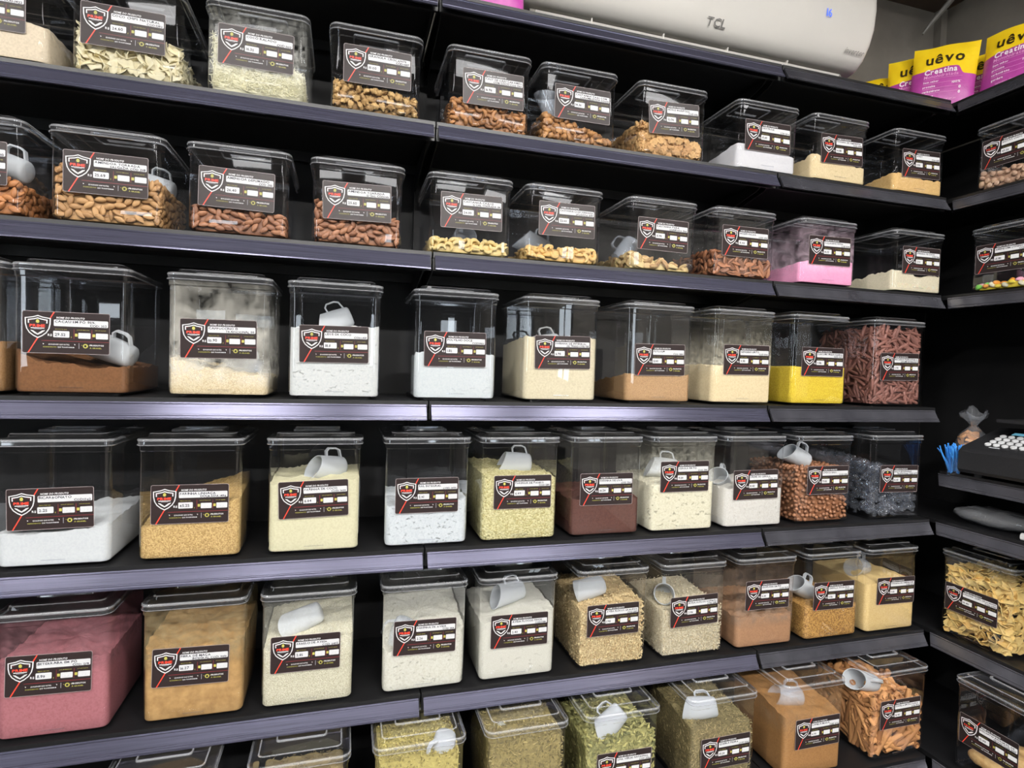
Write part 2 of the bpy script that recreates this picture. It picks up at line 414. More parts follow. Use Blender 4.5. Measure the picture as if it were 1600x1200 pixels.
# black panels behind the goods, up to the top shelf, and slotted uprights
k = 2
for (x0, x1) in ((-1.12, 0.0), (0.0, 1.0), (1.0, XR - 0.012)):
    mb = MB(); mb.box(x0 + 0.001, x1 - 0.001, D - 0.011, D - 0.001, 0.0, SURF['T'] - 0.02)
    tag(obj('trim_%d' % k, mb.mesh('trim_%d' % k, M_BACK, False)), kind='structure'); k += 1
mb = MB(); mb.box(XR - 0.011, XR - 0.001, -1.0, D - 0.012, 0.0, SURF['T'] - 0.02)
tag(obj('trim_%d' % k, mb.mesh('trim_%d' % k, M_BACK, False)), kind='structure')
for i, xu in enumerate((-1.105, 0.0, 1.0)):
    mb = MB(); mb.box(xu - 0.015, xu + 0.015, D - 0.03, D - 0.0115, 0.0, SURF['T'] - 0.015)
    for j in range(40):
        zz = 0.35 + j * 0.05
        for s in (-1, 1): mb.box(xu + s * 0.007 - 0.002, xu + s * 0.007 + 0.002, D - 0.0312, D - 0.030, zz, zz + 0.03)
    tag(obj('shelf_upright', mb.mesh('shelf_upright', M_BACK, False)), ['black slotted upright at the left end of the shelving', 'black slotted upright between the left and middle bays', 'black slotted upright between the middle and corner bays'][i], 'upright', 'slotted shelf uprights')

# ------------------------------------------------------------------ bins
BW, BD, BR = 0.207, 0.238, 0.016
HT, HS = 0.277, 0.199
LIDW, LIDD = 0.2195, 0.2505
def body_mesh(H, mat):
    cy = BD / 2
    R = lambda w, d, r, z: rrect(w, d, r, 6, 0, cy, z)
    mb = MB()
    mb.loft([R(BW - .036, BD - .036, .010, 0.0), R(BW - .034, BD - .034, .010, .005), R(BW - .018, BD - .018, .012, .0055), R(BW - .008, BD - .008, .014, .0075), R(BW - .002, BD - .002, BR, .011), R(BW, BD, BR, .016),
             R(BW, BD, BR, H * .5), R(BW, BD, BR, H - .030), R(BW + .005, BD + .005, BR + .002, H - .0275), R(BW + .005, BD + .005, BR + .002, H - .0175)], True, False)
    return mb.mesh('body', mat, True, 40)
def lid_mesh():
    cy = BD / 2
    R = lambda o, z, r=None: rrect(LIDW - 2 * o, LIDD - 2 * o, max(.004, (BR + .006) - o if r is None else r), 6, 0, cy, z)
    mb = MB()
    mb.loft([R(.0030, 0), R(.0005, 0), R(-.0004, .0012), R(-.0004, .0024), R(.0012, .0034), R(.0014, .0088), R(.0002, .0100), R(.0002, .0126), R(.0018, .0152), R(.0050, .0165),
             R(.016, .0165, .014), R(.0185, .0180, .013), R(.0205, .0245, .012), R(.0235, .0260, .011)], False, True)
    npt = 28
    for k_ in range(len(mb.f)):
        if k_ // npt in (3, 4, 5, 8): mb.mi[k_] = 1
        if k_ // npt in (0, 1, 2, 6, 7, 12): mb.mi[k_] = 2
    return mb.mesh('lid', [M_LID, M_RIM, M_BEAD], True, 30)
LID_ME = lid_mesh()
def handle_mesh():
    # raised frame towards the front of the lid and the folding grip behind it
    cy = BD * 0.40
    mb = MB()
    for (w, d, z0, z1) in ((.112, .074, .026, .0295),):
        o = rrect(w, d, .008, 3, 0, cy, z0); i_ = rrect(w - .008, d - .008, .005, 3, 0, cy, z0)
        o2 = rrect(w - .002, d - .002, .007, 3, 0, cy, z1); i2 = rrect(w - .006, d - .006, .006, 3, 0, cy, z1)
        mb.loft([o, o2, i2, i_], False, False)
    mb.prism([(-.034, .0265), (.034, .0265), (.040, .0315), (-.040, .0315)], cy + .012, cy + .016, axis='y')
    return mb.mesh('handle', M_BEAD, True, 30)
HAND_ME = handle_mesh()
# front moulding ridge near the base
def ridge_mesh():
    mb = MB(); mb.box(-.022, .022, -.0008, .0004, .0185, .0195); return mb.mesh('ridge', M_RIM, False)
RIDGE_ME = ridge_mesh()
BODY = {}
def body_of(H, mat):
    k = (H, mat.name)
    if k not in BODY: BODY[k] = body_mesh(H, mat)
    return BODY[k]

# sticker ---------------------------------------------------------------
SWm, SHm = 157.0, 87.5
mm = 0.001
def SX(x): return (x - SWm / 2) * mm
def SY(y): return (SHm / 2 - y) * mm
def sticker_plate():
    mb = MB()
    def rr(w, h, r, y):
        return [(x, y, z) for x, z, _ in rrect(w, h, r, 4)]
    W_, H_ = SWm * mm, SHm * mm
    mb.loft([rr(W_, H_, .004, 0.0), rr(W_, H_, .004, -.0003)], True, False, 1)
    a = rr(W_, H_, .004, -.0003); b = rr(W_ - .0016, H_ - .0016, .0034, -.0003)
    n = len(a); mb.add(a + b, [(i, (i + 1) % n, n + (i + 1) % n, n + i) for i in range(n)], 1)
    mb.poly(b, 0)
    return mb.mesh('label_sticker', [M_STICK, M_EDGE], False)
PLATE_ME = sticker_plate()
def design_mesh():
    """printed art of the sticker, in millimetres from its top left corner"""
    mb = MB()    # slots: 0 white 1 red 2 dark red 3 olive 4 dark 5 grey
    Z1, Z2, Z3, Z4, Z5 = .0005, .0007, .0009, .0011, .0013
    P = lambda pts, mi, z: mb.poly([(SX(a), -z, SY(b)) for a, b in pts], mi)
    def rbox(x0, x1, y0, y1, r, mi, z):
        mb.poly([(x, -z, zz) for x, zz, _ in rrect((x1 - x0) * mm, (y1 - y0) * mm, r * mm, 3, SX((x0 + x1) / 2), SY((y0 + y1) / 2))], mi)
    P([(55.0, 1.0), (57.2, 1.0), (12.0, 86.5), (9.8, 86.5)], 1, Z1)
    cx, cy0 = 27.5, 8.5
    sh = [(0, 0), (9, 3.2), (23, 5.6), (22.6, 18), (20.5, 28), (15.5, 37), (8, 43.5), (0, 48)]
    sh = sh + [(-a, b) for a, b in sh[-2:0:-1]]
    def shield(k, mi, z, dy=0.0):
        P([(cx + a * k, cy0 + 22 + (b - 22) * k + dy) for a, b in sh], mi, z)
    shield(1.0, 0, Z2); shield(0.90, 4, Z3); shield(0.76, 0, Z4, -0.5); shield(0.66, 4, Z5, -0.3)
    Z6, Z7 = .0015, .0017
    P([(cx - 19.5, 25.5), (cx + 19.5, 25.5), (cx + 17, 39.5), (cx - 17, 39.5)], 4, Z6)          # band that carries the name
    write(mb, 'PRIME', SX(cx), SY(33.2), 8.0 * mm, 1, Z7, off=0.018, width=34 * mm, align='c', xs=1.3)
    P([(cx - 12, 34.6), (cx + 12, 34.6), (cx + 12, 36.2), (cx - 12, 36.2)], 0, Z7)
    P([(cx - 7, 37.2), (cx + 7, 37.2), (cx + 7, 38.0), (cx - 7, 38.0)], 5, Z7)
    P([(cx - 11, 40.5), (cx - 8.5, 40.0), (cx, 46.5), (cx + 8.5, 40.0), (cx + 11, 40.5), (cx, 49.6)][::1], 0, Z7)
    mb.poly([(SX(cx) + 3.1 * mm * math.cos(t) * (1 - .15 * math.sin(t)), -Z7, SY(21.2) + 3.9 * mm * math.sin(t)) for t in [i * math.pi / 7 for i in range(14)]], 3)
    for s in (-1, 1): P([(cx + s * 11, 20), (cx + s * 14.5, 19.4), (cx + s * 14.5, 20.4), (cx + s * 11, 21.0)], 2, Z7)
    write(mb, 'NOME DO PRODUTO', SX(60), SY(14.2), 5.4 * mm, 0, Z2, off=0.03, shear=0.22, width=51 * mm, align='f')
    rbox(55.5, 154.0, 16.2, 30.0, 2, 0, Z2)
    for x0, x1, s in ((58, 79, 'PRECO POR 100G'), (97, 120, 'DATA DE FABRICACAO'), (130, 150, 'DATA DE VALIDADE')):
        write(mb, s, SX(x0), SY(37.4), 2.6 * mm, 3, Z2, width=(x1 - x0) * mm, align='f')
    write(mb, 'R$', SX(45), SY(51), 6.2 * mm, 0, Z2, off=0.03, width=8 * mm, align='f')
    rbox(54.5, 83.5, 40.0, 53.5, 1.8, 0, Z2)
    write(mb, 'g', SX(86), SY(53), 4.2 * mm, 3, Z2)
    for x in (91.5, 124.0): P([(x, 35), (x + .7, 35), (x + .7, 56), (x, 56)], 2, Z2)
    for x0, x1 in ((99.6, 121.8), (131.5, 154.0)):
        rbox(x0, x1, 42.5, 54.5, 1.4, 0, Z2)
        rbox(x0 - 6.2, x0 - 1.2, 44.5, 50.5, .6, 3, Z2)
        write(mb, '__/__/__', SX(x0 + 3), SY(51.5), 4.2 * mm, 5, Z3, width=(x1 - x0 - 6) * mm, align='f')
    P([(34, 60.6), (156, 60.6), (156, 61.4), (34, 61.4)], 2, Z2)
    write(mb, 'QUALIDADE QUE NUTRE,', SX(46), SY(69.5), 3.6 * mm, 0, Z2, off=0.02, width=38 * mm, align='f', shear=.15)
    write(mb, 'INGREDIENTES', SX(37), SY(75.0), 3.4 * mm, 3, Z2, width=24 * mm, align='f')
    write(mb, 'QUE TRANSFORMAM', SX(62.5), SY(75.0), 3.4 * mm, 0, Z2, off=0.02, width=30 * mm, align='f')
    for x in (36, 92): P([(x, 66.5), (x + 2.6, 67.4), (x + 1.2, 69.2)], 0, Z2)
    P([(100.5, 64.5), (101.2, 64.5), (101.2, 76), (100.5, 76)], 5, Z2)
    mb.poly([(SX(112.5) + 4.6 * mm * math.cos(t), -Z2, SY(70.2) + 4.6 * mm * math.sin(t)) for t in [i * math.pi / 6 for i in range(12)]], 3)
    P([(110.4, 68), (114.6, 68), (114.6, 72.6), (110.4, 72.6)], 4, Z3)
    for s in (-1, 1): P([(112.5 + s * 5.0, 69), (112.5 + s * 7.2, 67.8), (112.5 + s * 7.2, 69.2)], 3, Z2)
    write(mb, 'PRODUTOS', SX(120.5), SY(69.8), 4.2 * mm, 0, Z2, off=0.035, width=26 * mm, align='f')
    write(mb, 'À GRANEL', SX(120.5), SY(75.4), 3.8 * mm, 3, Z2, off=0.02, width=22 * mm, align='f')
    return mb.mesh('printed_design', [M_WHITE, M_RED, M_DRED, M_OLIVE, M_STICK, M_GREY], False)
DESIGN_ME = design_mesh()
def hand_meshes(l1, l2, price):
    z = .0010; a = MB(); b = MB()
    write(a, l1, SX(57.5), SY(22.6), 6.7 * mm, 0, z, off=0.022, width=94 * mm, jit=.16, xs=1.15)
    write(a, l2, SX(152), SY(29.2), 6.3 * mm, 0, z, off=0.022, width=92 * mm, jit=.16, align='r', xs=1.1)
    write(b, price, SX(57.5), SY(50.2), 8.2 * mm, 0, z, off=0.02, width=24 * mm, jit=.14)
    return a.mesh('handwritten_name', M_INK, False), b.mesh('handwritten_price', M_INK, False)

def make_bin(H, loc, rotz, lx, lz, tilt, text, label, mat=None, group='clear bins', sticker=True):
    t = empty('storage_bin', loc, (0, 0, rotz))
    b = obj('body', body_of(H, mat or M_CLEAR), t)
    obj('ridge', RIDGE_ME, b)
    l = obj('lid', LID_ME, t, (0, 0, H - .0167)); obj('handle', HAND_ME, l)
    if sticker:
        s = obj('label_sticker', PLATE_ME, t, (lx, -.0006, lz), (0, -math.radians(tilt), 0))
        s['label'] = 'dark brown product sticker with shield emblem and white writing fields'
        obj('printed_design', DESIGN_ME, s)
        if text:
            for me_ in hand_meshes(*text): obj(me_.name.split('.')[0], me_, s)
    tag(t, label, 'bin', group)
    return t

# ------------------------------------------------------------------ contents
IW, ID, IR = BW - .005, BD - .005, BR - .002
def heap_mesh(hf, mats, iw=IW, idp=ID, ir=IR, z0=.0085, nb=16, rag=0.0, ns=7, nt_=14, y0=None):
    """solid filling of a bin: side walls follow the bin, the top follows hf(x, y)"""
    cy = BD / 2
    per = []
    base = rrect(iw, idp, ir, 4, 0, cy)
    n0 = len(base)
    for i in range(n0):
        a = Vector(base[i]); b = Vector(base[(i + 1) % n0]); L_ = (b - a).length
        k = max(1, int(round(L_ / .006)))
        for j in range(k): per.append(a.lerp(b, j / k))
    n = len(per); V = []; F = []
    hb = [max(z0 + .004, hf(p.x, p.y) + (fbm(p.x * 160, p.y * 160, 3.3, 2) * rag if rag else 0)) for p in per]
    V += [(p.x * .985, cy + (p.y - cy) * .985, z0) for p in per]
    for k in range(1, ns + 1):
        f = k / ns
        V += [(p.x, p.y, z0 + .003 + (hb[i] - z0 - .003) * ((k - 1) / (ns - 1))) for i, p in enumerate(per)]
    rows = ns + 1
    for k in range(1, nt_):
        s = 1 - k / nt_
        for i, p in enumerate(per):
            x = p.x * s; y = cy + (p.y - cy) * s; h = hf(x, y)
            if k == 1: h = h * .6 + hb[i] * .4
            V.append((x, y, max(z0 + .004, h)))
        rows += 1
    c = len(V); V.append((0, cy, hf(0, cy)))
    for k in range(rows - 1):
        for i in range(n):
            a = k * n + i; b = k * n + (i + 1) % n
            F.append((a, b, b + n, a + n))
    for i in range(n): F.append(((rows - 1) * n + i, (rows - 1) * n + (i + 1) % n, c))
    F.append(tuple(range(n))[::-1])
    mb = MB(); mb.v = V; mb.f = F; mb.mi = [0] * len(F)
    return mb
def hfun(L, sx=0.0, sy=0.0, amp=.004, freq=28, seed=0.0, dips=()):
    def f(x, y):
        h = L + sx * x / .1 + sy * (y / .235) + amp * fbm(x * freq + seed * 7.1, y * freq + seed * 3.7, seed, 4)
        for (dx, dy, r, dep) in dips:
            h -= dep * math.exp(-((x - dx) ** 2 + (y - dy) ** 2) / (r * r))
        return h
    return f

# item prototypes: long axis x, thin axis z -------------------------------
def blob(L, W, T, nu=10, nv=7, fn=None):
    V = []; F = []
    for j in range(1, nv):
        ph = math.pi * j / nv
        for i in range(nu):
            th = 2 * math.pi * i / nu
            x = math.cos(ph); r = math.sin(ph)
            V.append((x, r * math.cos(th), r * math.sin(th)))
    a = len(V); V += [(1, 0, 0), (-1, 0, 0)]
    for j in range(nv - 2):
        for i in range(nu):
            p = j * nu + i; q = j * nu + (i + 1) % nu
            F.append((p, p + nu, q + nu, q))
    for i in range(nu):
        F.append((a, i, (i + 1) % nu)); F.append((a + 1, (nv - 2) * nu + (i + 1) % nu, (nv - 2) * nu + i))
    out = []
    for (x, y, z) in V:
        q = (x * L / 2, y * W / 2, z * T / 2)
        if fn: q = fn(x, y, z, q)
        out.append(q)
    return out, F
def p_almond(s):
    def fn(x, y, z, q):
        k = 1.0 - 0.42 * max(0, x) ** 1.6 + 0.10 * min(0, x)
        w = 1 + .06 * math.sin(9 * math.atan2(z, y) + s)
        return (q[0], q[1] * k * w, q[2] * k * w)
    return blob(.0235, .0135, .0088, 10, 8, fn)
def p_cashew(s, lump=0.0, L=.027):
    V = []; F = []; n = 9; m = 8; rings = []
    for k in range(n):
        t = k / (n - 1); a = math.radians(-105 + 210 * t); R = L * .36
        cx, cy = R * math.sin(a), -R * math.cos(a) + R * .45
        r = L * .19 * (math.sin(math.pi * (0.06 + .88 * t)) ** .55) * (1.15 - .25 * t)
        ring = []
        for i in range(m):
            b = 2 * math.pi * i / m
            rr = r * (1 + lump * noise.noise(Vector((k * 1.3 + s * 9, i * 1.1, s))))
            ring.append((cx + math.sin(a) * rr * math.cos(b), cy - math.cos(a) * rr * math.cos(b), rr * math.sin(b)))
        rings.append(ring)
    mb = MB(); mb.loft(rings, True, True); return mb.v, mb.f
def p_lump(s, L=.022, amp=.45, fr=1.7, nu=9, nv=7):
    def fn(x, y, z, q):
        k = 1 + amp * noise.fractal(Vector((x * fr + s * 5, y * fr, z * fr + s)), 1, 2, 2)
        return (q[0] * k, q[1] * k, q[2] * k)
    return blob(L, L * .82, L * .68, nu, nv, fn)
def p_walnut(s):
    def fn(x, y, z, q):
        k = 1 + .30 * math.sin(9 * x + 3 * z + s) * math.cos(8 * y + s) + .22 * noise.noise(Vector((x * 4 + s, y * 4, z * 4)))
        g = 1 - .35 * math.exp(-(y / .22) ** 2) * (1 if z > -.2 else 0)
        return (q[0] * k, q[1] * k, q[2] * k * g)
    return blob(.030, .023, .013, 16, 12, fn)
def p_pecan(s):
    def fn(x, y, z, q):
        k = 1 + .12 * math.sin(5 * math.atan2(z, y) + s); g = 1 - .45 * math.exp(-(y / .2) ** 2) * (1 if z > 0 else 0)
        return (q[0], q[1] * k, q[2] * k * g + .10 * q[0] * x)
    return blob(.031, .0135, .0085, 12, 8, fn)
def p_brazil(s):
    def fn(x, y, z, q):
        a = math.atan2(z, y); k = 1 / (1 + .16 * math.cos(3 * a + s))
        return (q[0], q[1] * k, q[2] * k - .16 * abs(q[0]) * abs(x) + .02 * q[0])
    return blob(.034, .015, .013, 9, 8, fn)
def p_flake(s, L=.030, W=.022, T=.0016, curl=.35, irregular=.4):
    n = 9; P = []
    for i in range(n):
        a = 2 * math.pi * i / n; k = 1 + irregular * noise.noise(Vector((math.cos(a) * 1.3 + s * 4, math.sin(a) * 1.3, s)))
        P.append((L / 2 * k * math.cos(a), W / 2 * k * math.sin(a)))
    V = []
    for zz in (T / 2, -T / 2):
        V.append((0, 0, zz + 0))
        for (x, y) in P:
            V.append((x, y, zz + curl * (x * x / L * 1.6 - y * y / W * .5) + .15 * L * noise.noise(Vector((x * 60 + s, y * 60, s * 3)))))
    F = []
    m = n + 1
    for i in range(n):
        j = (i + 1) % n
        F += [(0, 1 + i, 1 + j), (m, m + 1 + j, m + 1 + i), (1 + i, m + 1 + i, m + 1 + j, 1 + j)]
    return V, F
def p_penne(s, L=.040, r=.0050):
    mb = MB(); n = 8; rings = []
    for (rad, sg) in ((r, 1), (r * .72, -1)):
        A = []; B = []
        for i in range(n):
            b = 2 * math.pi * i / n; y, z = rad * math.cos(b), rad * math.sin(b)
            A.append((-L / 2 + z * 1.1, y, z + .05 * L * (s % 3 - 1) * 0)); B.append((L / 2 + z * 1.1, y, z))
        rings.append((A, B))
    A, B = rings[0]; A2, B2 = rings[1]
    mb.loft([A2, A, B, B2], False, False)
    return mb.v, mb.f
def p_ball(s, r=.0062):
    return blob(2 * r, 2 * r, 2 * r * .96, 8, 6)
def p_egg(s):
    return blob(.0195, .0135, .0135, 10, 8, lambda x, y, z, q: (q[0], q[1] * (1 - .12 * x), q[2] * (1 - .12 * x)))
def p_drop(s):
    return blob(.0165, .0165, .0085, 10, 7, lambda x, y, z, q: (q[0], q[1], q[2] * (.8 if z < 0 else 1.1)))
def p_cinnamon(s, L=.098, r=.0088):
    mb = MB(); n = 15; A = []
    rr = random.Random(int(s * 100)); L = L * rr.uniform(.75, 1.15); r = r * rr.uniform(.85, 1.3)
    prof = []
    for i in range(n):
        t = i / (n - 1); a = -math.pi * 1.55 + t * math.pi * 3.1; w = abs(t - .5) * 2
        q = r * (1 - .42 * w)
        prof.append((q * math.cos(a + math.pi / 2), q * math.sin(a + math.pi / 2)))
    rings = []
    for k in range(5):
        x = -L / 2 + L * k / 4; o = .0012 * math.sin(k * 1.7 + s)
        rings.append([(x, y + o, z + o * .5) for y, z in prof])
    mb.loft(rings, False, False, closed=False)
    # thickness: inner skin
    rings2 = [[(x, y * .86, z * .86) for x, y, z in rg] for rg in rings]
    o = len(mb.v); mb.loft([rg[::-1] for rg in rings2], False, False, closed=False)
    for e in (0, 4):
        for i in range(n - 1):
            a = e * n + i; b = e * n + i + 1; c = o + e * n + (n - 1 - i); d = o + e * n + (n - 2 - i)
            mb.f.append((a, b, d, c)); mb.mi.append(0)
    return mb.v, mb.f
def p_wrap(s, L=.044):
    def fn(x, y, z, q):
        k = .62 + .35 * noise.fractal(Vector((x * 2.3 + s * 5, y * 2.3, z * 2.3 + s)), 1, 2, 3)
        tw = 1.0
        if abs(x) > .62: tw = .35 + 1.6 * (abs(x) - .62) * 1.7
        return (q[0] * 1.25, q[1] * k * tw * 1.35, q[2] * k * tw * 1.35)
    return blob(L, L * .8, L * .7, 11, 11, fn)

ITEM = {}
def item_set(kind):
    if kind in ITEM: return ITEM[kind]
    T = {
     'almond': (p_almond, [noisy('almond_skin', srgb(112, 68, 38), srgb(160, 106, 62), scale=220, bump=.5, rough=.55, stretch=(.25, 1, 1), island=True)]),
     'almond_pale': (p_almond, [noisy('almond_salted', srgb(118, 84, 50), srgb(170, 132, 88), scale=220, bump=.5, rough=.6, stretch=(.25, 1, 1), island=True)]),
     'almond_red': (p_almond, [noisy('almond_smoked', srgb(98, 62, 44), srgb(142, 98, 70), scale=220, bump=.5, rough=.5, stretch=(.25, 1, 1), island=True)]),
     'cashew': (p_cashew, [noisy('cashew_cream', srgb(206, 178, 112), srgb(232, 212, 156), scale=120, bump=.15, rough=.5, island=True)]),
     'cashew_tan': (p_cashew, [noisy('cashew_roasted', srgb(196, 156, 92), srgb(226, 196, 134), scale=120, bump=.15, rough=.5, island=True)]),
     'caramel': (lambda s: p_cashew(s, .5, .027), [noisy('caramel_cashew', srgb(96, 60, 32), srgb(160, 112, 68), scale=160, bump=.7, rough=.4, island=True)]),
     'caramel_bit': (lambda s: p_lump(s, .019, .5), [noisy('caramel_crumb', srgb(110, 72, 38), srgb(172, 126, 78), scale=160, bump=.7, rough=.4, island=True)]),
     'granola': (lambda s: p_lump(s, .019, .75, 2.2), [noisy('granola_cluster', srgb(122, 90, 52), srgb(190, 156, 102), scale=190, bump=1.0, bdist=.003, rough=.6, island=True)]),
     'walnut': (p_walnut, [noisy('walnut_meat', srgb(150, 108, 64), srgb(206, 166, 112), scale=170, bump=1.0, bdist=.004, rough=.5, island=True)]),
     'pecan': (p_pecan, [noisy('pecan_meat', srgb(84, 50, 34), srgb(152, 100, 68), scale=140, bump=.5, rough=.45, island=True)]),
     'brazil': (p_brazil, [noisy('brazil_nut', srgb(118, 74, 42), srgb(226, 204, 148), scale=60, bump=.4, rough=.5, contrast=(.3, .6), island=True)]),
     'coco': (lambda s: p_flake(s, .029, .019, .0015, .45, .9), [noisy('coconut_chip', srgb(214, 202, 162), srgb(238, 230, 200), scale=90, bump=.2, rough=.6, island=True)]),
     'penne': (p_penne, [noisy('red_penne', srgb(88, 54, 46), srgb(122, 80, 70), scale=160, bump=.2, rough=.6, stretch=(.1, 1, 1), island=True)]),
     'ball': (p_ball, [noisy('choco_ball', srgb(112, 74, 50), srgb(138, 94, 66), scale=200, bump=.15, rough=.4, island=True)]),
     'drop': (p_drop, [noisy('choco_drop', srgb(170, 134, 110), srgb(206, 172, 146), scale=200, bump=.08, rough=.4, island=True)]),
     'banana': (lambda s: p_flake(s, .044, .025, .0020, .5, .6), [noisy('banana_chip', srgb(206, 168, 96), srgb(240, 214, 144), scale=70, bump=.35, rough=.5, island=True)]),
     'cinnamon': (p_cinnamon, [noisy('cinnamon_bark', srgb(116, 74, 42), srgb(188, 136, 86), scale=60, bump=.4, rough=.7, stretch=(.1, 1, 1), island=True)]),
     'wrap': (p_wrap, [clear('crumpled_wrapper', gain=4.5, rough=.08, haze=.03, tint=(.9, .92, .95), wave=1.0, dust_haze_col=srgb(200, 205, 215))]),
     'egg': (p_egg, [plain('egg_yellow', srgb(232, 208, 70), .35), plain('egg_green', srgb(110, 190, 70), .35), plain('egg_cream', srgb(232, 226, 196), .35), plain('egg_orange', srgb(226, 150, 60), .35), plain('egg_blue', srgb(120, 198, 222), .35), plain('egg_pink', srgb(222, 160, 180), .35)]),
    }[kind]
    fn, mats = T; out = []
    nv = 6 if kind == 'egg' else (5 if kind in ('cinnamon', 'coco', 'banana') else 3)
    for i in range(nv):
        v, f = fn(i * 1.37 + .4)
        mb = MB(); mb.v = list(v); mb.f = list(f); mb.mi = [0] * len(f)
        me = mb.mesh(kind, mats[i % len(mats)], kind != 'wrap', 60)
        out.append((me, np.array(v), f))
    ITEM[kind] = out
    return out
def darts(x0, x1, y0f, y1f, dist, tries=2500, mx=400):
    pts = []; cell = dist; g = {}
    for _ in range(tries):
        x = rng.uniform(x0, x1); a, b = y0f(x), y1f(x)
        if b <= a: continue
        y = rng.uniform(a, b); ci, cj = int(x // cell), int(y // cell); ok = True
        for i in (-1, 0, 1):
            for j in (-1, 0, 1):
                for (u, v) in g.get((ci + i, cj + j), ()):
                    if (u - x) ** 2 + (v - y) ** 2 < dist * dist: ok = False; break
        if ok:
            pts.append((x, y)); g.setdefault((ci, cj), []).append((x, y))
            if len(pts) >= mx: break
    return pts
KCOUNT = {}
def fill_items(binobj, kind, hf, dist, thick, name, label, cat, group, sticker=None, cap=300, side=-1, long_flat=True, core=None, core_in=.012, kkey=None, spread=45, top=True):
    """goods poured into a bin: those in sight stand singly, the rest is one mass"""
    S = item_set(kind); items = []      # (priority, matrix)
    hw, dd = BW / 2 - .004, BD - .004
    def rot_front():
        return Euler((rng.uniform(0, 6.28) if not long_flat else rng.gauss(math.pi / 2, .45), rng.gauss(0, .18), 0)).to_matrix().to_4x4(), rng.gauss(0, math.radians(spread))
    def put(pr, x, y, z, R): items.append((pr, Matrix.Translation((x, y, z)) @ R))
    t = thick / 2
    for layer in range(2):
        y = .0035 + t + layer * thick * .95
        for (x, z) in darts(-hw + dist * .35, hw - dist * .35, lambda x: .0085 + t, lambda x: hf(x, 0) - t * .7, dist * (1.0 if layer == 0 else 1.15)):
            A, th = rot_front()
            put(0 if layer == 0 else 5, x, y + rng.uniform(0, .45 * thick if kind in ('cinnamon', 'banana', 'coco') else .002), z, Matrix.Rotation(th, 4, 'Y') @ A)
    for s in (-1, 1):
        for (y, z) in darts(.012, dd - .01, lambda y: .0085 + t, lambda y: hf(s * hw, y) - t * .7, dist * 1.05):
            A, th = rot_front()
            put(1 if s == side else 6, s * (hw - t), y, z, Matrix.Rotation(math.pi / 2, 4, 'Z') @ Matrix.Rotation(th, 4, 'Y') @ A)
    if top:
        for (x, y) in darts(-hw + dist * .35, hw - dist * .35, lambda x: .014, lambda x: dd - .012, dist):
            A = Euler((rng.gauss(0, .35), rng.gauss(0, .25), rng.uniform(0, 6.28))).to_matrix().to_4x4()
            put(2, x, y, hf(x, y) - t * .3, A)
    W_ = Matrix.Translation(binobj.location) @ binobj.rotation_euler.to_matrix().to_4x4()
    kk = kkey or kind; used = KCOUNT.get(kk, 0)
    items.sort(key=lambda a: a[0]); mass = MB(); left = cap
    xl, yl0, yl1 = BW / 2 - .0032, .0032, BD - .0032
    for pr, M in items:
        me, v, f = S[rng.randrange(len(S))]
        q = v @ np.array(M.to_3x3()).T + np.array(M.translation); lo = q.min(axis=0); hi = q.max(axis=0)
        if hi[0] - lo[0] > 2 * xl or hi[1] - lo[1] > yl1 - yl0: continue
        sh = Vector((max(0, -xl - lo[0]) - max(0, hi[0] - xl), max(0, yl0 - lo[1]) - max(0, hi[1] - yl1), max(0, .0088 - lo[2])))
        q = q + np.array(sh); rc = .0135                      # keep clear of the rounded corners
        for sx in (-1, 1):
            for (cy_, sy) in ((yl0 + rc, -1), (yl1 - rc, 1)):
                ax = (q[:, 0] * sx - (xl - rc)); ay = (q[:, 1] - cy_) * sy; k_ = (ax > 0) & (ay > 0)
                if k_.any():
                    ex = float(np.sqrt(ax[k_] ** 2 + ay[k_] ** 2).max()) - rc
                    if ex > 0: dv = Vector((-sx * .72 * ex * 1.05, -sy * .72 * ex * 1.05, 0)); sh = sh + dv; q = q + np.array(dv)
        M = Matrix.Translation(sh) @ M
        p = M.translation
        hidden = pr >= 5 or (sticker and abs(p.x - sticker[0]) < .070 and abs(p.z - sticker[1]) < .036 and pr == 0) or (pr == 2 and p.y > .13)
        if not hidden and used < 300 and left > 0:
            o = bpy.data.objects.new(name, me); COL.objects.link(o); o.matrix_world = W_ @ M
            tag(o, label, cat, group); used += 1; left -= 1
        else:
            R = np.array(M.to_3x3()); q = v @ R.T + np.array(M.translation)
            mass.add(q.tolist(), f, 0)
    KCOUNT[kk] = used
    if core and kind not in ('wrap', 'cinnamon', 'banana'):
        ci = core_in
        cm = heap_mesh(lambda x, y: hf(x, y) - ci * .75, None, IW - ci * 2, ID - ci * 2, .008)
        mass.add(cm.v, cm.f, 0)
    if mass.f:
        ms = mass.mesh(name + '_mass', S[0][0].materials[0] if kind != 'egg' else S[0][0].materials[0], True, 60)
        o = obj(name + '_mass', ms); o.matrix_world = W_
        tag(o, 'remaining ' + label.replace(' in the', 's heaped in the', 1), cat, kind='stuff')
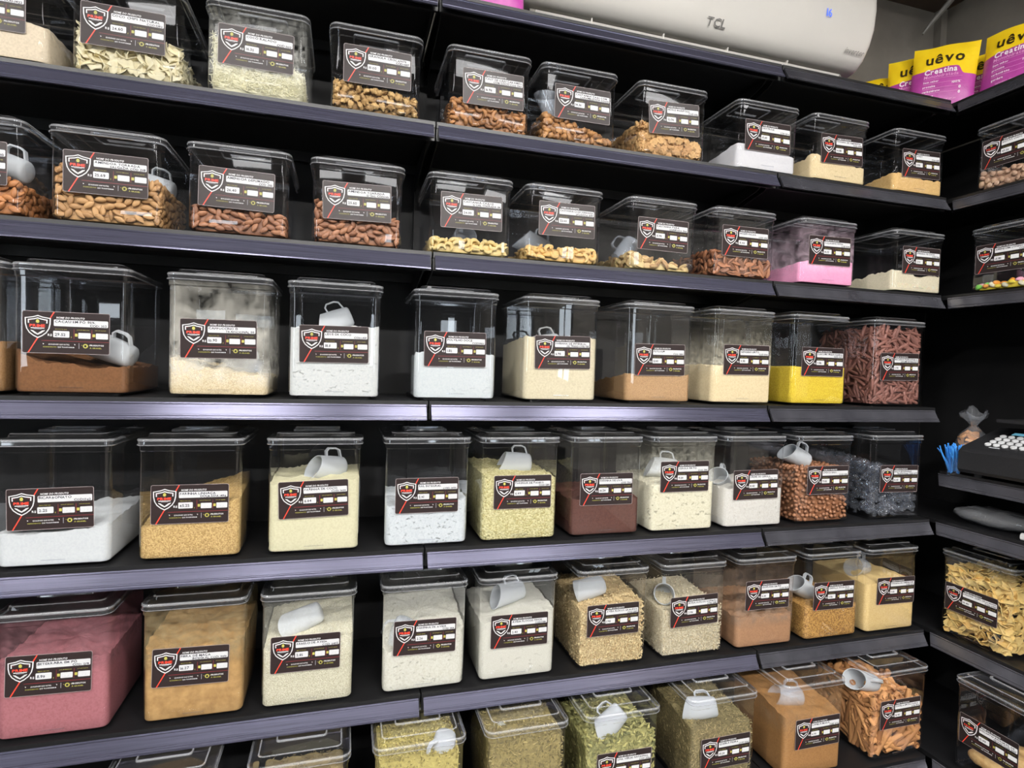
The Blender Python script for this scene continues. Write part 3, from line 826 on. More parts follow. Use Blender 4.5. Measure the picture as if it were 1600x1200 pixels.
def scatter_stuff(mbm, hf, kind_fn, n_front, n_side, n_top, size, depth=.004, side=-1):
    """many small leaves or shreds pressed against the walls and lying on top"""
    protos = [kind_fn(i * 1.9 + .3) for i in range(5)]
    hw = BW / 2 - .004
    def place(x, y, z, R):
        v, f = protos[rng.randrange(5)]
        k = rng.uniform(.6, 1.25); R3 = np.array(R.to_3x3()) * k
        w = np.array(v) @ R3.T + np.array((x, y, z))
        w[:, 0] = np.clip(w[:, 0], -BW / 2 + .003, BW / 2 - .003); w[:, 1] = np.clip(w[:, 1], .003, BD - .003); w[:, 2] = np.maximum(w[:, 2], .010)
        mbm.add(w.tolist(), f, 0)
    for _ in range(n_front):
        x = rng.uniform(-hw + .004, hw - .004); h = hf(x, 0); z = rng.uniform(.012, max(.02, h)); 
        place(x, .0045 + rng.uniform(0, depth), z, Matrix.Rotation(rng.uniform(0, 6.28), 4, 'Y') @ Matrix.Rotation(rng.gauss(math.pi / 2, .35), 4, 'X'))
    for _ in range(n_side):
        y = rng.uniform(.008, BD - .008); h = hf(side * hw, y); z = rng.uniform(.012, max(.02, h))
        place(side * (hw - rng.uniform(.0005, depth)), y, z, Matrix.Rotation(math.pi / 2, 4, 'Z') @ Matrix.Rotation(rng.uniform(0, 6.28), 4, 'Y') @ Matrix.Rotation(rng.gauss(math.pi / 2, .35), 4, 'X'))
    for _ in range(n_top):
        x = rng.uniform(-hw + .006, hw - .006); y = rng.uniform(.008, BD - .008)
        place(x, y, hf(x, y) + rng.uniform(-.001, .003), Euler((rng.gauss(0, .5), rng.gauss(0, .5), rng.uniform(0, 6.28))).to_matrix())
def p_leaf(L, W):
    def fn(s):
        rr = random.Random(int(s * 77)); b = rr.uniform(-.3, .3) * W
        return [(-L / 2, 0, 0), (-L * .1, -W / 2, b), (L / 2, 0, b * .4), (L * .05, W / 2, b), (0, 0, -b * .8)], [(0, 1, 4), (1, 2, 4), (2, 3, 4), (3, 0, 4)]
    return fn
def p_shred(L, W):
    def fn(s):
        rr = random.Random(int(s * 91)); c = rr.uniform(-.35, .35) * L
        return [(-L / 2, -W / 2, 0), (-L / 2, W / 2, 0), (0, -W / 2, c * .5), (0, W / 2, c * .5), (L / 2, -W / 2, 0), (L / 2, W / 2, 0), (-L/2, 0, W), (0, 0, c * .5 + W), (L/2, 0, W)], [(0, 2, 3, 1), (2, 4, 5, 3), (0, 6, 7, 2), (2, 7, 8, 4), (1, 3, 7, 6), (3, 5, 8, 7)]
    return fn

# scoops ------------------------------------------------------------------
def scoop_meshes():
    mb = MB(); n = 22; L = .082; r = .029
    out_ = []; inn = []
    def ring(x, rad, slant):
        return [(x + slant * (1 - math.cos(a)) * .5 * -1, rad * math.sin(a), rad * math.cos(a)) for a in [2 * math.pi * i / n for i in range(n)]]
    rings = [ring(-L * .38, r * 1.06, .030), ring(-L * .2, r * 1.02, .016), ring(0, r, .004), ring(L * .36, r * .9, 0), ring(L * .44, r * .84, 0), ring(L * .48, r * .70, 0), ring(L * .49, r * .3, 0)]
    mb.loft(rings, False, True)
    inr = [[(x, y * .93, z * .93) for x, y, z in rg] for rg in rings[:-2]]
    inr[-1] = [(L * .45, y, z) for x, y, z in inr[-1]]
    mb.loft([rg[::-1] for rg in inr][::1], False, True)
    o = len(rings) * n
    for i in range(n):
        a = i; b = (i + 1) % n; c = o + (n - 1 - b); d = o + (n - 1 - a)
        mb.f.append((b, a, d, c)); mb.mi.append(0)
    cup = mb.mesh('cup', M_SCOOP, True, 50)
    cup2 = cup.copy(); cup2.materials.clear(); cup2.materials.append(M_SCLEAR)
    hb = MB(); P = [(-.012, r * .92), (-.014, r + .012), (-.008, r + .019), (.012, r + .019), (.022, r + .014), (.028, r * .88)]
    # flat band handle following P, 9 mm wide
    def band(P, w, t):
        rings = []
        for i, (x, z) in enumerate(P):
            a = Vector(P[max(i - 1, 0)]); b = Vector(P[min(i + 1, len(P) - 1)]); d = (b - a).normalized(); nx, nz = -d.y, d.x
            rings.append([(x + nx * t / 2, -w / 2, z + nz * t / 2), (x + nx * t / 2, w / 2, z + nz * t / 2), (x - nx * t / 2, w / 2, z - nz * t / 2), (x - nx * t / 2, -w / 2, z - nz * t / 2)])
        return rings
    hb.loft(band(P, .010, .0036), True, True)
    h = hb.mesh('handle', M_SCOOP, True, 50); h2 = h.copy(); h2.materials.clear(); h2.materials.append(M_SCLEAR)
    return cup, h, cup2, h2
SC_CUP, SC_H, SC_CUP2, SC_H2 = scoop_meshes()
def scoop(binobj, x, y, z, rot, label, clearp=False, k=1.0):
    W_ = Matrix.Translation(binobj.location) @ binobj.rotation_euler.to_matrix().to_4x4()
    t = empty('scoop'); t.matrix_world = W_ @ Matrix.Translation((x, y, z)) @ Euler([math.radians(a) for a in rot]).to_matrix().to_4x4() @ Matrix.Scale(k, 4)
    obj('cup', SC_CUP2 if clearp else SC_CUP, t); obj('handle', SC_H2 if clearp else SC_H, t)
    tag(t, label, 'scoop', 'plastic scoops in the bins')
ORD = ['first', 'second', 'third', 'fourth', 'fifth', 'sixth', 'seventh', 'eighth', 'ninth', 'tenth']
def S_(r, g, b, k=.12):        # perceived colours are a little more saturated than the goods themselves
    m_ = (r + g + b) / 3.0
    return srgb(r + (m_ - r) * k, g + (m_ - g) * k, b + (m_ - b) * k)
def powd(name, c, c2=None, crack=.55, fine=260):
    c2 = c2 or tuple(max(0, v - 14) for v in c)
    return clumpy(name, S_(*c), S_(*c2), crack, fine)
def grain(name, c, c2, scale, bump=.8, bd=.002):
    return noisy(name, S_(*c), S_(*c2), scale=scale, bump=bump, bdist=bd, rough=.75, kind='voronoi', contrast=(.2, .8), spec=.2)
def film(name, col, z0, z1, amt, scale=30): return clear(name, haze=.003, dust=(z0, z1, amt), dust_haze_col=S_(*col, k=.35), dust_scale=scale)
H = hfun
B = {}
def put_bin(key, row, i, X, lcx, lcz, tilt, text, desc, mat=None, H_=None):
    z = SURF[row]; fy = -.077 if row == 6 else .03
    Hh = H_ or (HS if row in (1, 2) else HT)
    lab = 'clear lidded bin of %s, %s from the left in the %s row' % (desc, ORD[i], ROWN[row])
    B[key] = (make_bin(Hh, (X, fy, z), 0, lcx - X, lcz + ZO - z, tilt, text, lab, mat, 'clear bins in the %s row' % ROWN[row], text is not None), (lcx - X, lcz + ZO - z), 'the %s bin of the %s row' % (ORD[i], ROWN[row]))
def put_side(key, row, yc, lyc, lcz, text, desc, where, H_, xf=1.69):
    z = SURF[row]
    lab = 'clear lidded bin of %s on the side wall shelf, %s' % (desc, where)
    B[key] = (make_bin(H_, (xf, yc, z), -math.pi / 2, -(lyc - yc), lcz + ZO - z, 0, text, lab, None, 'clear bins on the side wall'), (-(lyc - yc), lcz + ZO - z), 'the side wall bin ' + where)
def powder(key, name, desc, mat, hf, rag=0.0, extra=None):
    b, st, where = B[key]
    mb = heap_mesh(lambda x, y: hf(x, y) - .004, None, IW - .013, ID - .013, IR - .004, rag=rag) if extra else heap_mesh(hf, None, rag=rag)
    if extra: extra(mb, hf)
    o = obj(name, mb.mesh(name, mat, True, 50)); o.matrix_world = Matrix.Translation(b.location) @ b.rotation_euler.to_matrix().to_4x4()
    tag(o, '%s in %s' % (desc, where), name.replace('_', ' ').split()[-1], kind='stuff')
def goods(key, kind, hf, dist, thick, name, what, cat, side=None, **kw):
    b, st, where = B[key]
    if side is None: side = -1 if b.location.x > -.2 else 1
    fill_items(b, kind, hf, dist, thick, name, '%s in %s' % (what, where), cat, '%s in %s' % (name.replace('_', ' ') + 's', where), st, side=side, core=True, **kw)
def sc(key, x, y, z, rot, look='white plastic scoop', clearp=False, k=1.0):
    b, st, where = B[key]
    scoop(b, x, y, z, rot, '%s lying in %s' % (look, where), clearp, k)

# ---- top row
put_bin('1.0', 1, 0, -.907, -.918, .738, 0, ('FARINHA DE ARROZ', 'COD:1422', '9.80'), 'cream powder')
powder('1.0', 'cream_powder', 'smooth cream powder', powd('m_cream_a', (226, 208, 180)), H(.085, -.004, .01, .004, seed=1))
put_bin('1.1', 1, 1, -.6585, -.666, .738, -.2, ('COCO CHIPS NATURAL', 'COD:1383', '24.60'), 'coconut chips')
goods('1.1', 'coco', H(.092, -.012, .0, .008, seed=2), .0125, .012, 'coconut_chip', 'pale curled coconut chip', 'coconut chip', core_in=.016, spread=80, long_flat=False)
put_bin('1.2', 1, 2, -.403, -.406, .742, -.6, ('COCO RALADO', 'COD 1352', '16.35'), 'shredded coconut', film('film_coco', (225, 225, 215), .06, .21, .30, 55))
M_SHR = noisy('m_shred', S_(214, 208, 172), S_(238, 234, 206), scale=120, bump=.3, rough=.7, island=True)
powder('1.2', 'shredded_coconut', 'pale stringy shredded coconut', M_SHR, H(.100, -.028, -.01, .006, seed=3), extra=lambda mb, hf: scatter_stuff(mb, hf, p_shred(.016, .0011), 950, 250, 350, 0, .003, 1))
put_bin('1.3', 1, 3, -.142, -.140, .747, 0, ('GRANOLA CROCANTE', 'COD:1487', '10.00'), 'crunchy granola')
goods('1.3', 'granola', H(.064, -.010, .0, .008, seed=4), .0130, .014, 'granola_cluster', 'lumpy brown granola cluster', 'granola', long_flat=False, core_in=.018)
put_bin('1.4', 1, 4, .1355, .144, .742, 1, ('CAST DE CAJU CARAMELI', 'COM COCO COD 1363', '16.98'), 'caramel cashews')
goods('1.4', 'caramel', H(.068, -.006, .0, .012, seed=5), .0155, .012, 'caramel_cashew', 'brown caramel coated cashew', 'nut', long_flat=False)
put_bin('1.5', 1, 5, .379, .386, .742, .2, ('CASTANHA CAJU COM', 'CARAMELIZADA COCO', '14.36'), 'broken caramel nuts')
goods('1.5', 'caramel_bit', H(.052, -.026, .0, .010, seed=6), .0135, .011, 'caramel_nut', 'brown sugared nut piece', 'nut', long_flat=False)
sc('1.5', -.055, .055, .10, (0, 62, 0), 'clear plastic scoop', True)
put_bin('1.6', 1, 6, .6575, .659, .745, 3.2, ('NOZES MARIPOSA', 'COD 1051', '23.90'), 'walnut halves')
goods('1.6', 'walnut', H(.072, -.024, .0, .008, seed=7), .0175, .012, 'walnut', 'tan wrinkled walnut half', 'nut', spread=60)
put_bin('1.7', 1, 7, .9715, .969, .738, .5, ('DEXTROSE', 'COD 1094', '10.80'), 'white powder')
powder('1.7', 'white_powder', 'fine white powder', powd('m_white_a', (238, 236, 240), (232, 230, 236), .3), H(.066, -.010, -.02, .004, seed=8))
put_bin('1.8', 1, 8, 1.2355, 1.239, .737, 1.8, ('FARINHA DE AMENDOA', 'COD 1008', '14.88'), 'pale beige flour')
powder('1.8', 'beige_flour', 'pale beige flour', powd('m_beige_a', (224, 200, 154)), H(.066, -.012, -.03, .006, seed=9), rag=.003)
put_bin('1.9', 1, 9, 1.5525, 1.556, .734, 2, ('WHEY', 'COD 1030', '5.90'), 'tan powder')
powder('1.9', 'tan_powder', 'warm tan powder', powd('m_tan_a', (206, 166, 104)), H(.056, -.006, -.02, .006, seed=10), rag=.003)
# ---- second row
put_bin('2.0', 2, 0, -.948, -.948, .428, 0, ('AMENDOA CRUA', 'COD 1310', '22.90'), 'roasted almonds')
goods('2.0', 'almond', H(.085, -.015, .0, .006, seed=11), .0135, .0095, 'almond', 'brown roasted almond', 'nut', cap=50, kkey='alm')
sc('2.0', .035, .10, .125, (0, 14, -8))
put_bin('2.1', 2, 1, -.694, -.695, .428, 0, ('AMENDOA TORRADA', 'SALGADA COD 1318', '25.69'), 'dusty salted almonds')
goods('2.1', 'almond_pale', H(.112, -.010, .0, .006, seed=12), .0135, .0095, 'almond', 'dusty pale brown salted almond', 'nut', cap=100, kkey='alm')
sc('2.1', .05, .15, .125, (0, 10, 0))
put_bin('2.2', 2, 2, -.437, -.441, .426, -.8, ('AMENDOA DEFUMADO', 'COD 1315', '26.40'), 'reddish smoked almonds')
goods('2.2', 'almond_red', H(.058, -.006, .0, .006, seed=13), .0135, .0095, 'almond', 'reddish brown smoked almond', 'nut', cap=70, kkey='alm')
put_bin('2.3', 2, 3, -.178, -.180, .426, 1.2, ('AMENDOA TORRADA', 'S/ SAL COD:1313', '25.60'), 'red brown almonds')
goods('2.3', 'almond_red', H(.085, -.016, .0, .006, seed=14), .0135, .0095, 'almond', 'dark red brown almond', 'nut', cap=80, kkey='alm')
put_bin('2.4', 2, 4, .096, .097, .432, .6, ('CASTANHA CAJU 13', 'S/ SAL TORRADA 08', '24.00'), 'cream cashews')
goods('2.4', 'cashew', H(.040, .0, .0, .010, seed=15), .0165, .012, 'cashew', 'cream cashew', 'nut', long_flat=False)
sc('2.4', .01, .16, .075, (0, 0, 90), 'clear plastic scoop', True)
put_bin('2.5', 2, 5, .3475, .353, .437, .5, ('CASTANHA CAJU TORRADA', 'SALGADA 1307', '23.00'), 'golden cashews')
goods('2.5', 'cashew_tan', H(.042, .004, .0, .010, seed=16), .0165, .012, 'cashew', 'golden salted cashew', 'nut', long_flat=False)
sc('2.5', -.05, .09, .06, (0, 20, 0), 'clear plastic scoop', True)
put_bin('2.6', 2, 6, .639, .638, .424, -.4, ('CASTANHA PARA', 'QUEBRADA 1366', '15.90'), 'a few brazil nuts')
goods('2.6', 'brazil', H(.032, -.018, .0, .008, seed=17), .018, .013, 'brazil_nut', 'cream and brown brazil nut', 'nut')
sc('2.6', -.062, .10, .07, (0, -58, 0), 'translucent white scoop', True)
put_bin('2.7', 2, 7, .9065, .907, .429, .1, ('NOZES PECAN', 'COD 1051', '16.40'), 'pecan halves')
goods('2.7', 'pecan', H(.066, -.012, .0, .010, seed=18), .0145, .0095, 'pecan', 'dark brown pecan half', 'nut', spread=60)
put_bin('2.8', 2, 8, 1.2085, 1.211, .429, 1.1, ('COLAGENO ROSA', 'COD 1049', '16.32'), 'pink powder', film('film_pink', (214, 176, 196), .06, .2, .42, 26))
powder('2.8', 'pink_powder', 'bright pink powder', powd('m_pink', (226, 146, 184), (218, 134, 174), .2), H(.074, .006, -.02, .004, seed=19))
put_bin('2.9', 2, 9, 1.569, 1.577, .428, .6, ('FARINHA DE COCO', 'COD 1018', '2.90'), 'pale cream flour')
powder('2.9', 'cream_flour', 'pale cream flour', powd('m_cream_b', (226, 214, 184)), H(.066, -.004, -.02, .010, seed=20, dips=((.0, .0, .03, .014),)), rag=.004)
# ---- third row
put_bin('3.0', 3, 0, -.980, -.98, .089, 0, ('CACAU ALCALINO', 'COD 350', '25.00'), 'light brown powder')
powder('3.0', 'brown_powder', 'light brown powder', powd('m_brown_l', (128, 94, 58)), H(.11, 0, 0, .006, seed=21))
put_bin('3.1', 3, 1, -.756, -.764, .089, .1, ('CACAU EM PÓ 95%.', 'COD: 352', '29.52'), 'cocoa powder')
powder('3.1', 'cocoa_powder', 'warm brown cocoa powder', powd('m_cocoa', (102, 66, 38), (90, 57, 32), .35), H(.080, -.014, .0, .008, seed=22, dips=((-.045, .02, .035, .018), (.03, .04, .05, .02))), rag=.003)
sc('3.1', .058, .075, .098, (14, 20, -12))
put_bin('3.2', 3, 2, -.4725, -.473, .089, .7, ('CAPPUCCINO 13', 'TRADICIONAL 00', '10.90'), 'greyish cappuccino mix', film('film_capp', (190, 186, 172), .05, .30, .62, 18))
powder('3.2', 'cappuccino_powder', 'grainy beige cappuccino powder', grain('m_capp', (200, 184, 150), (172, 152, 116), 420, .6), H(.066, -.020, .0, .010, seed=23), rag=.003)
sc('3.2', .040, .085, .068, (0, 8, 0), 'clear plastic scoop', True)
put_bin('3.3', 3, 3, -.223, -.225, .087, .7, ('LEITE DE COCO', 'COD:1431', '18.11'), 'white milk powder')
powder('3.3', 'milk_powder', 'packed white milk powder', powd('m_white_b', (236, 238, 236), (222, 226, 226), .9), H(.172, .004, -.02, .006, seed=24), rag=.005)
sc('3.3', .0, .13, .195, (0, -24, 0), 'frosted white scoop')
put_bin('3.4', 3, 4, .068, .065, .086, .5, ('POLVILHO DOCE', 'COD:1463', '1.82'), 'white starch')
powder('3.4', 'white_starch', 'white starch powder', powd('m_white_c', (232, 238, 240), (222, 230, 234), .6), H(.118, .0, -.02, .007, seed=25), rag=.004)
put_bin('3.5', 3, 5, .351, .353, .089, 1.1, ('FARINHA DE INTEGRAL', 'DE TRIGO COD 1511', '6.90'), 'wholewheat flour')
powder('3.5', 'wheat_flour', 'cream wholewheat flour', powd('m_wheat', (218, 206, 174), (204, 190, 156), .5), H(.172, .002, -.015, .005, seed=26), rag=.003)
sc('3.5', .0, .13, .158, (0, -14, 0), 'frosted white scoop')
put_bin('3.6', 3, 6, .6435, .643, .079, .9, ('PSYLLIUM', 'COD 1089', '5.90'), 'tan husk powder')
powder('3.6', 'husk_powder', 'tan husk powder', grain('m_psyl', (158, 122, 82), (138, 104, 68), 500, .4), H(.082, .0, -.03, .007, seed=27), rag=.002)
put_bin('3.7', 3, 7, .9185, .928, .088, .7, ('GENGIBRE EM PO', 'COD 1049', '9.90'), 'beige ginger powder', film('film_ging', (214, 204, 172), .11, .21, .40, 60))
powder('3.7', 'ginger_powder', 'beige ginger powder', powd('m_ging', (214, 194, 152), (202, 180, 138), .3), H(.114, .0, .0, .004, seed=28), rag=.003)
put_bin('3.8', 3, 8, 1.1965, 1.203, .091, .1, ('CURCUMA MARROQUINO', 'COD 1097', '9.86'), 'bright yellow couscous')
powder('3.8', 'yellow_couscous', 'bright yellow couscous grains', grain('m_yell', (214, 186, 44), (190, 158, 28), 480, .6), H(.118, .0, .0, .003, seed=29))
put_bin('3.9', 3, 9, 1.506, 1.508, .085, .9, ('MACARRAO PENNE INTEGRAL', 'LEGUME BETERRABA', '5.90'), 'red brown penne')
goods('3.9', 'penne', H(.244, .0, .0, .006, seed=30), .0150, .0105, 'penne_tube', 'red brown penne pasta tube', 'pasta', spread=65)
# ---- fourth row
put_bin('4.1', 4, 0, -.786, -.790, -.282, 1, ('BICARBONATO', 'COD:1342', '2.25'), 'white baking soda')
powder('4.1', 'baking_soda', 'smooth white baking soda', powd('m_white_d', (230, 234, 236), (222, 226, 230), .35), H(.082, .006, .012, .006, seed=31, dips=((0, .045, .05, .012),)), rag=.003)
put_bin('4.2', 4, 1, -.5265, -.526, -.282, 0, ('FARINHA LINHAÇA', 'DOURADA 1496', '45.25'), 'golden linseed meal')
powder('4.2', 'linseed_meal', 'coarse golden linseed meal', grain('m_lins', (186, 154, 96), (150, 118, 66), 360, .8), H(.104, .030, .03, .005, seed=32), rag=.003)
put_bin('4.3', 4, 2, -.262, -.264, -.280, 1.7, ('FARINHA DE COCO', 'COD: 1409', '6.84'), 'pale yellow flour')
powder('4.3', 'coconut_flour', 'pale yellow coconut flour', powd('m_cocof', (218, 212, 174), (208, 200, 160), .3), H(.170, .004, .0, .008, seed=33, dips=((-.05, .05, .035, .012),)), rag=.005)
sc('4.3', .030, .105, .188, (0, 4, 32))
put_bin('4.4', 4, 3, .005, .004, -.280, .2, ('SAL INTEGRAL', 'COD: 1490', '2.91'), 'coarse white salt')
powder('4.4', 'white_salt', 'crumbly white salt', powd('m_salt', (230, 236, 240), (212, 220, 226), 1.0), H(.112, .006, .0, .010, seed=34, dips=((0, .06, .04, .02),)), rag=.006)
put_bin('4.5', 4, 4, .248, .254, -.279, 0, ('FARINHA DE PANKO', 'COD 1019', '6.49'), 'pale breadcrumbs')
powder('4.5', 'breadcrumbs', 'pale granular breadcrumbs', grain('m_panko', (218, 210, 156), (170, 158, 100), 230, 1.0, .003), H(.170, -.006, .01, .005, seed=35), rag=.004)
sc('4.5', .020, .11, .190, (0, 0, -6))
put_bin('4.6', 4, 5, .4955, .494, -.279, 0, ('FARINHA DE UVA', 'COD 1393', '10.29'), 'dark purple brown flour')
powder('4.6', 'grape_flour', 'dark reddish brown grape flour', powd('m_grape', (78, 46, 38), (68, 38, 32), .4), H(.104, .0, .0, .006, seed=36), rag=.003)
put_bin('4.7', 4, 6, .7365, .737, -.250, .4, ('CEBOLA EM PO', 'COD 1385', '9.00'), 'cream onion powder', film('film_onion', (214, 210, 184), .14, .27, .30, 70))
powder('4.7', 'onion_powder', 'cream onion powder', powd('m_onion', (228, 222, 196), (212, 204, 172), .9), H(.140, .004, .0, .005, seed=37), rag=.006)
sc('4.7', .0, .11, .168, (0, 0, -20), 'frosted white scoop')
put_bin('4.8', 4, 7, .9785, .979, -.280, .8, ('CREME DE CEBOLA', 'COD 329', '8.40'), 'off white soup powder')
powder('4.8', 'soup_powder', 'off white soup powder', powd('m_soup', (234, 230, 222), (222, 216, 206), .6), H(.118, -.002, .0, .007, seed=38), rag=.006)
sc('4.8', -.048, .10, .128, (0, 24, 40), 'frosted white scoop')
put_bin('4.9', 4, 8, 1.2335, 1.244, -.273, .2, ('CHOCO BALL', 'COD 1086', '9.00'), 'chocolate cereal balls')
goods('4.9', 'ball', H(.172, .0, .0, .004, seed=39), .0124, .012, 'cereal_ball', 'round brown chocolate cereal ball', 'cereal', long_flat=False)
sc('4.9', -.030, .085, .198, (0, 22, 0), 'frosted white scoop')
put_bin('4.10', 4, 9, 1.523, 1.529, -.276, -.8, ('BALA DE BANANA', 'TRADICIONAL COD 1079', '15.90'), 'clear wrapped sweets')
goods('4.10', 'wrap', H(.150, -.030, .02, .012, seed=40), .026, .026, 'wrapped_sweet', 'sweet in crumpled clear wrapper', 'sweet', long_flat=False)
# ---- fifth row
put_bin('5.1', 5, 0, -.785, -.791, -.637, -1.3, ("BETERRABA EM PÓ", 'COD: 1391', '11.99'), 'crimson beet powder', film('film_beet', (122, 70, 78), .16, .30, .75, 24))
powder('5.1', 'beet_powder', 'dusky crimson beet powder', powd('m_beet', (136, 80, 86), (126, 70, 76), .15), H(.168, .0, .0, .006, seed=41), rag=.004)
put_bin('5.2', 5, 1, -.5145, -.520, -.651, -1.3, ('FIBRA DE MAÇA', 'INTEGRAL COD: 9019', '16.27'), 'mustard brown fibre', film('film_fibre', (138, 116, 72), .15, .31, .75, 30))
powder('5.2', 'apple_fibre', 'mustard brown fibre powder', noisy('m_fibre', S_(126, 92, 46), S_(152, 116, 66), scale=35, bump=.3, rough=.85), H(.175, .0, .0, .006, seed=42), rag=.004)
put_bin('5.3', 5, 2, -.2695, -.275, -.648, -.3, ('FARELO DE AVEIA', 'COD: 0402', '2.85'), 'speckled oat bran', film('film_oat', (200, 200, 186), .14, .3, .22, 60))
powder('5.3', 'oat_bran', 'speckled grey oat bran', grain('m_obran', (216, 212, 188), (180, 172, 142), 520, .7), H(.150, .014, .02, .005, seed=43), rag=.004)
sc('5.3', -.012, .085, .178, (-105, -22, 0))
put_bin('5.4', 5, 3, .0075, .008, -.638, -.9, ('FARINHA DE AVEIA', 'COD 1401', '2.26'), 'off white oat flour')
powder('5.4', 'oat_flour', 'clumped off white oat flour', powd('m_oflour', (224, 222, 208), (206, 202, 184), .8), H(.138, .010, .04, .010, seed=44, dips=((-.09, .02, .03, .03),)), rag=.006)
sc('5.4', -.055, .055, .128, (0, -70, 0), 'clear plastic scoop', True)
put_bin('5.5', 5, 4, .2545, .257, -.646, -.2, ('AVEIA FLOCOS FINOS', 'COD:1380', '2.40'), 'fine pale oats')
powder('5.5', 'fine_oats', 'fine pale oats', powd('m_foats', (218, 216, 204), (198, 194, 178), .6, 520), H(.168, .010, .0, .006, seed=45, dips=((-.05, .09, .05, .015),)), rag=.005)
sc('5.5', .005, .105, .192, (0, -10, 8))
M_OAT = noisy('m_oat_flake', S_(140, 106, 58), S_(228, 208, 156), scale=200, bump=.3, rough=.7, island=True)
M_OAT2 = noisy('m_oat_flake_pale', S_(160, 140, 98), S_(234, 224, 196), scale=200, bump=.3, rough=.7, island=True)
put_bin('5.6', 5, 5, .5295, .528, -.643, .2, ('AVEIA FLOCOS GRAUDOS', 'COD:1382', '1.98'), 'large rolled oats')
powder('5.6', 'rolled_oats', 'large golden rolled oats', M_OAT, H(.170, .006, .02, .005, seed=46), extra=lambda mb, hf: scatter_stuff(mb, hf, p_leaf(.0068, .0052), 2600, 1300, 900, 0, .003, -1))
sc('5.6', -.035, .080, .196, (-115, -10, 0))
put_bin('5.7', 5, 6, .7855, .786, -.641, 1.2, ('AVEIA FLOCOS NORMAL', 'COD 1388', '2.06'), 'pale rolled oats')
powder('5.7', 'rolled_oats', 'small pale rolled oats', M_OAT2, H(.142, .004, .01, .005, seed=47), extra=lambda mb, hf: scatter_stuff(mb, hf, p_leaf(.0056, .0044), 2600, 1300, 900, 0, .003, -1))
sc('5.7', -.040, .10, .150, (0, 20, 60), 'frosted white scoop')
put_bin('5.8', 5, 7, 1.0365, 1.038, -.615, -.2, ('GUARANA EM PO', 'COD 1039', '5.30'), 'brown guarana powder', film('film_guar', (150, 118, 92), .09, .22, .55, 34))
powder('5.8', 'guarana_powder', 'light brown guarana powder', powd('m_guar', (140, 102, 72), (128, 90, 62), .3), H(.098, .0, .0, .005, seed=48), rag=.004)
put_bin('5.9', 5, 8, 1.2865, 1.288, -.638, -.7, ('LINHAÇA DOURADA', 'COD 1036', '5.06'), 'golden linseed')
powder('5.9', 'golden_linseed', 'golden brown linseed grains', grain('m_linseed', (182, 136, 68), (126, 86, 36), 330, .9), H(.106, .0, .0, .004, seed=49))
sc('5.9', -.048, .075, .138, (0, 30, 10), 'frosted white scoop')
put_bin('5.10', 5, 9, 1.525, 1.539, -.642, -.9, ('FARINHA DE AMENDOIM', 'COD 1030', '5.65'), 'pale yellow meal')
powder('5.10', 'peanut_meal', 'pale yellow meal', grain('m_pmeal', (210, 180, 120), (194, 162, 100), 600, .35), H(.162, .0, .0, .004, seed=50))
sc('5.10', -.030, .10, .182, (0, 10, 20), 'clear plastic scoop', True)
# ---- bottom row
HERB = lambda n, a, b: noisy(n, S_(*a), S_(*b), scale=150, bump=.2, rough=.8, island=True)
put_bin('6.1', 6, 0, -.560, -.56, -.985, 0, None, 'dark tea')
powder('6.1', 'dark_tea', 'dark dried tea', HERB('m_tea', (58, 46, 34), (92, 78, 52)), H(.10, 0, 0, .006, seed=51), extra=lambda mb, hf: scatter_stuff(mb, hf, p_leaf(.009, .003), 500, 200, 500, 0, .003, 1))
put_bin('6.2', 6, 1, -.2775, -.2775, -.985, 0, None, 'dried herbs')
powder('6.2', 'dried_herb', 'brown dried herb', HERB('m_herb_a', (104, 84, 48), (152, 132, 84)), H(.14, 0, 0, .006, seed=52), extra=lambda mb, hf: scatter_stuff(mb, hf, p_leaf(.009, .003), 500, 200, 500, 0, .003, 1))
put_bin('6.3', 6, 2, -.010, -.01, -.985, 0, None, 'yellow dried flowers')
powder('6.3', 'dried_flowers', 'yellow olive dried flowers', HERB('m_herb_b', (84, 70, 28), (190, 174, 94)), H(.236, 0, 0, .006, seed=53), extra=lambda mb, hf: scatter_stuff(mb, hf, p_leaf(.008, .005), 900, 500, 1500, 0, .004, -1))
sc('6.3', .060, .042, .222, (0, -78, 30))
put_bin('6.4', 6, 3, .2545, .2545, -1.01, 0, None, 'chopped brown green herb')
powder('6.4', 'chopped_herb', 'brown green chopped herb', HERB('m_herb_c', (58, 50, 22), (156, 138, 80)), H(.240, 0, 0, .005, seed=54), extra=lambda mb, hf: scatter_stuff(mb, hf, p_leaf(.012, .0034), 1500, 700, 900, 0, .004, -1))
put_bin('6.5', 6, 4, .515, .520, -.986, -1.1, ('CHA VERDE NACIONAL', 'COD 1356', '6.20'), 'green tea leaves')
powder('6.5', 'tea_leaves', 'large green tea leaves', HERB('m_herb_d', (54, 62, 26), (164, 156, 90)), H(.196, .01, .01, .010, seed=55), extra=lambda mb, hf: scatter_stuff(mb, hf, p_leaf(.019, .010), 700, 420, 520, 0, .006, -1))
sc('6.5', -.005, .060, .215, (-60, -42, 0))
put_bin('6.6', 6, 5, .8225, .829, -.993, .2, ('QUEBRA PEDRA', 'COD 1038', '10.20'), 'fine chopped herb')
powder('6.6', 'fine_herb', 'fine khaki chopped herb', HERB('m_herb_e', (58, 54, 26), (164, 144, 94)), H(.188, .0, .02, .006, seed=56), extra=lambda mb, hf: scatter_stuff(mb, hf, p_leaf(.010, .0022), 2000, 1300, 1300, 0, .004, -1))
sc('6.6', -.030, .060, .212, (-60, -12, -25))
put_bin('6.7', 6, 6, 1.130, 1.141, -.985, 0, ('CANELA MOIDA', 'COD 1076', '6.76'), 'ground cinnamon', film('film_cinn', (160, 116, 70), .15, .30, .45, 24))
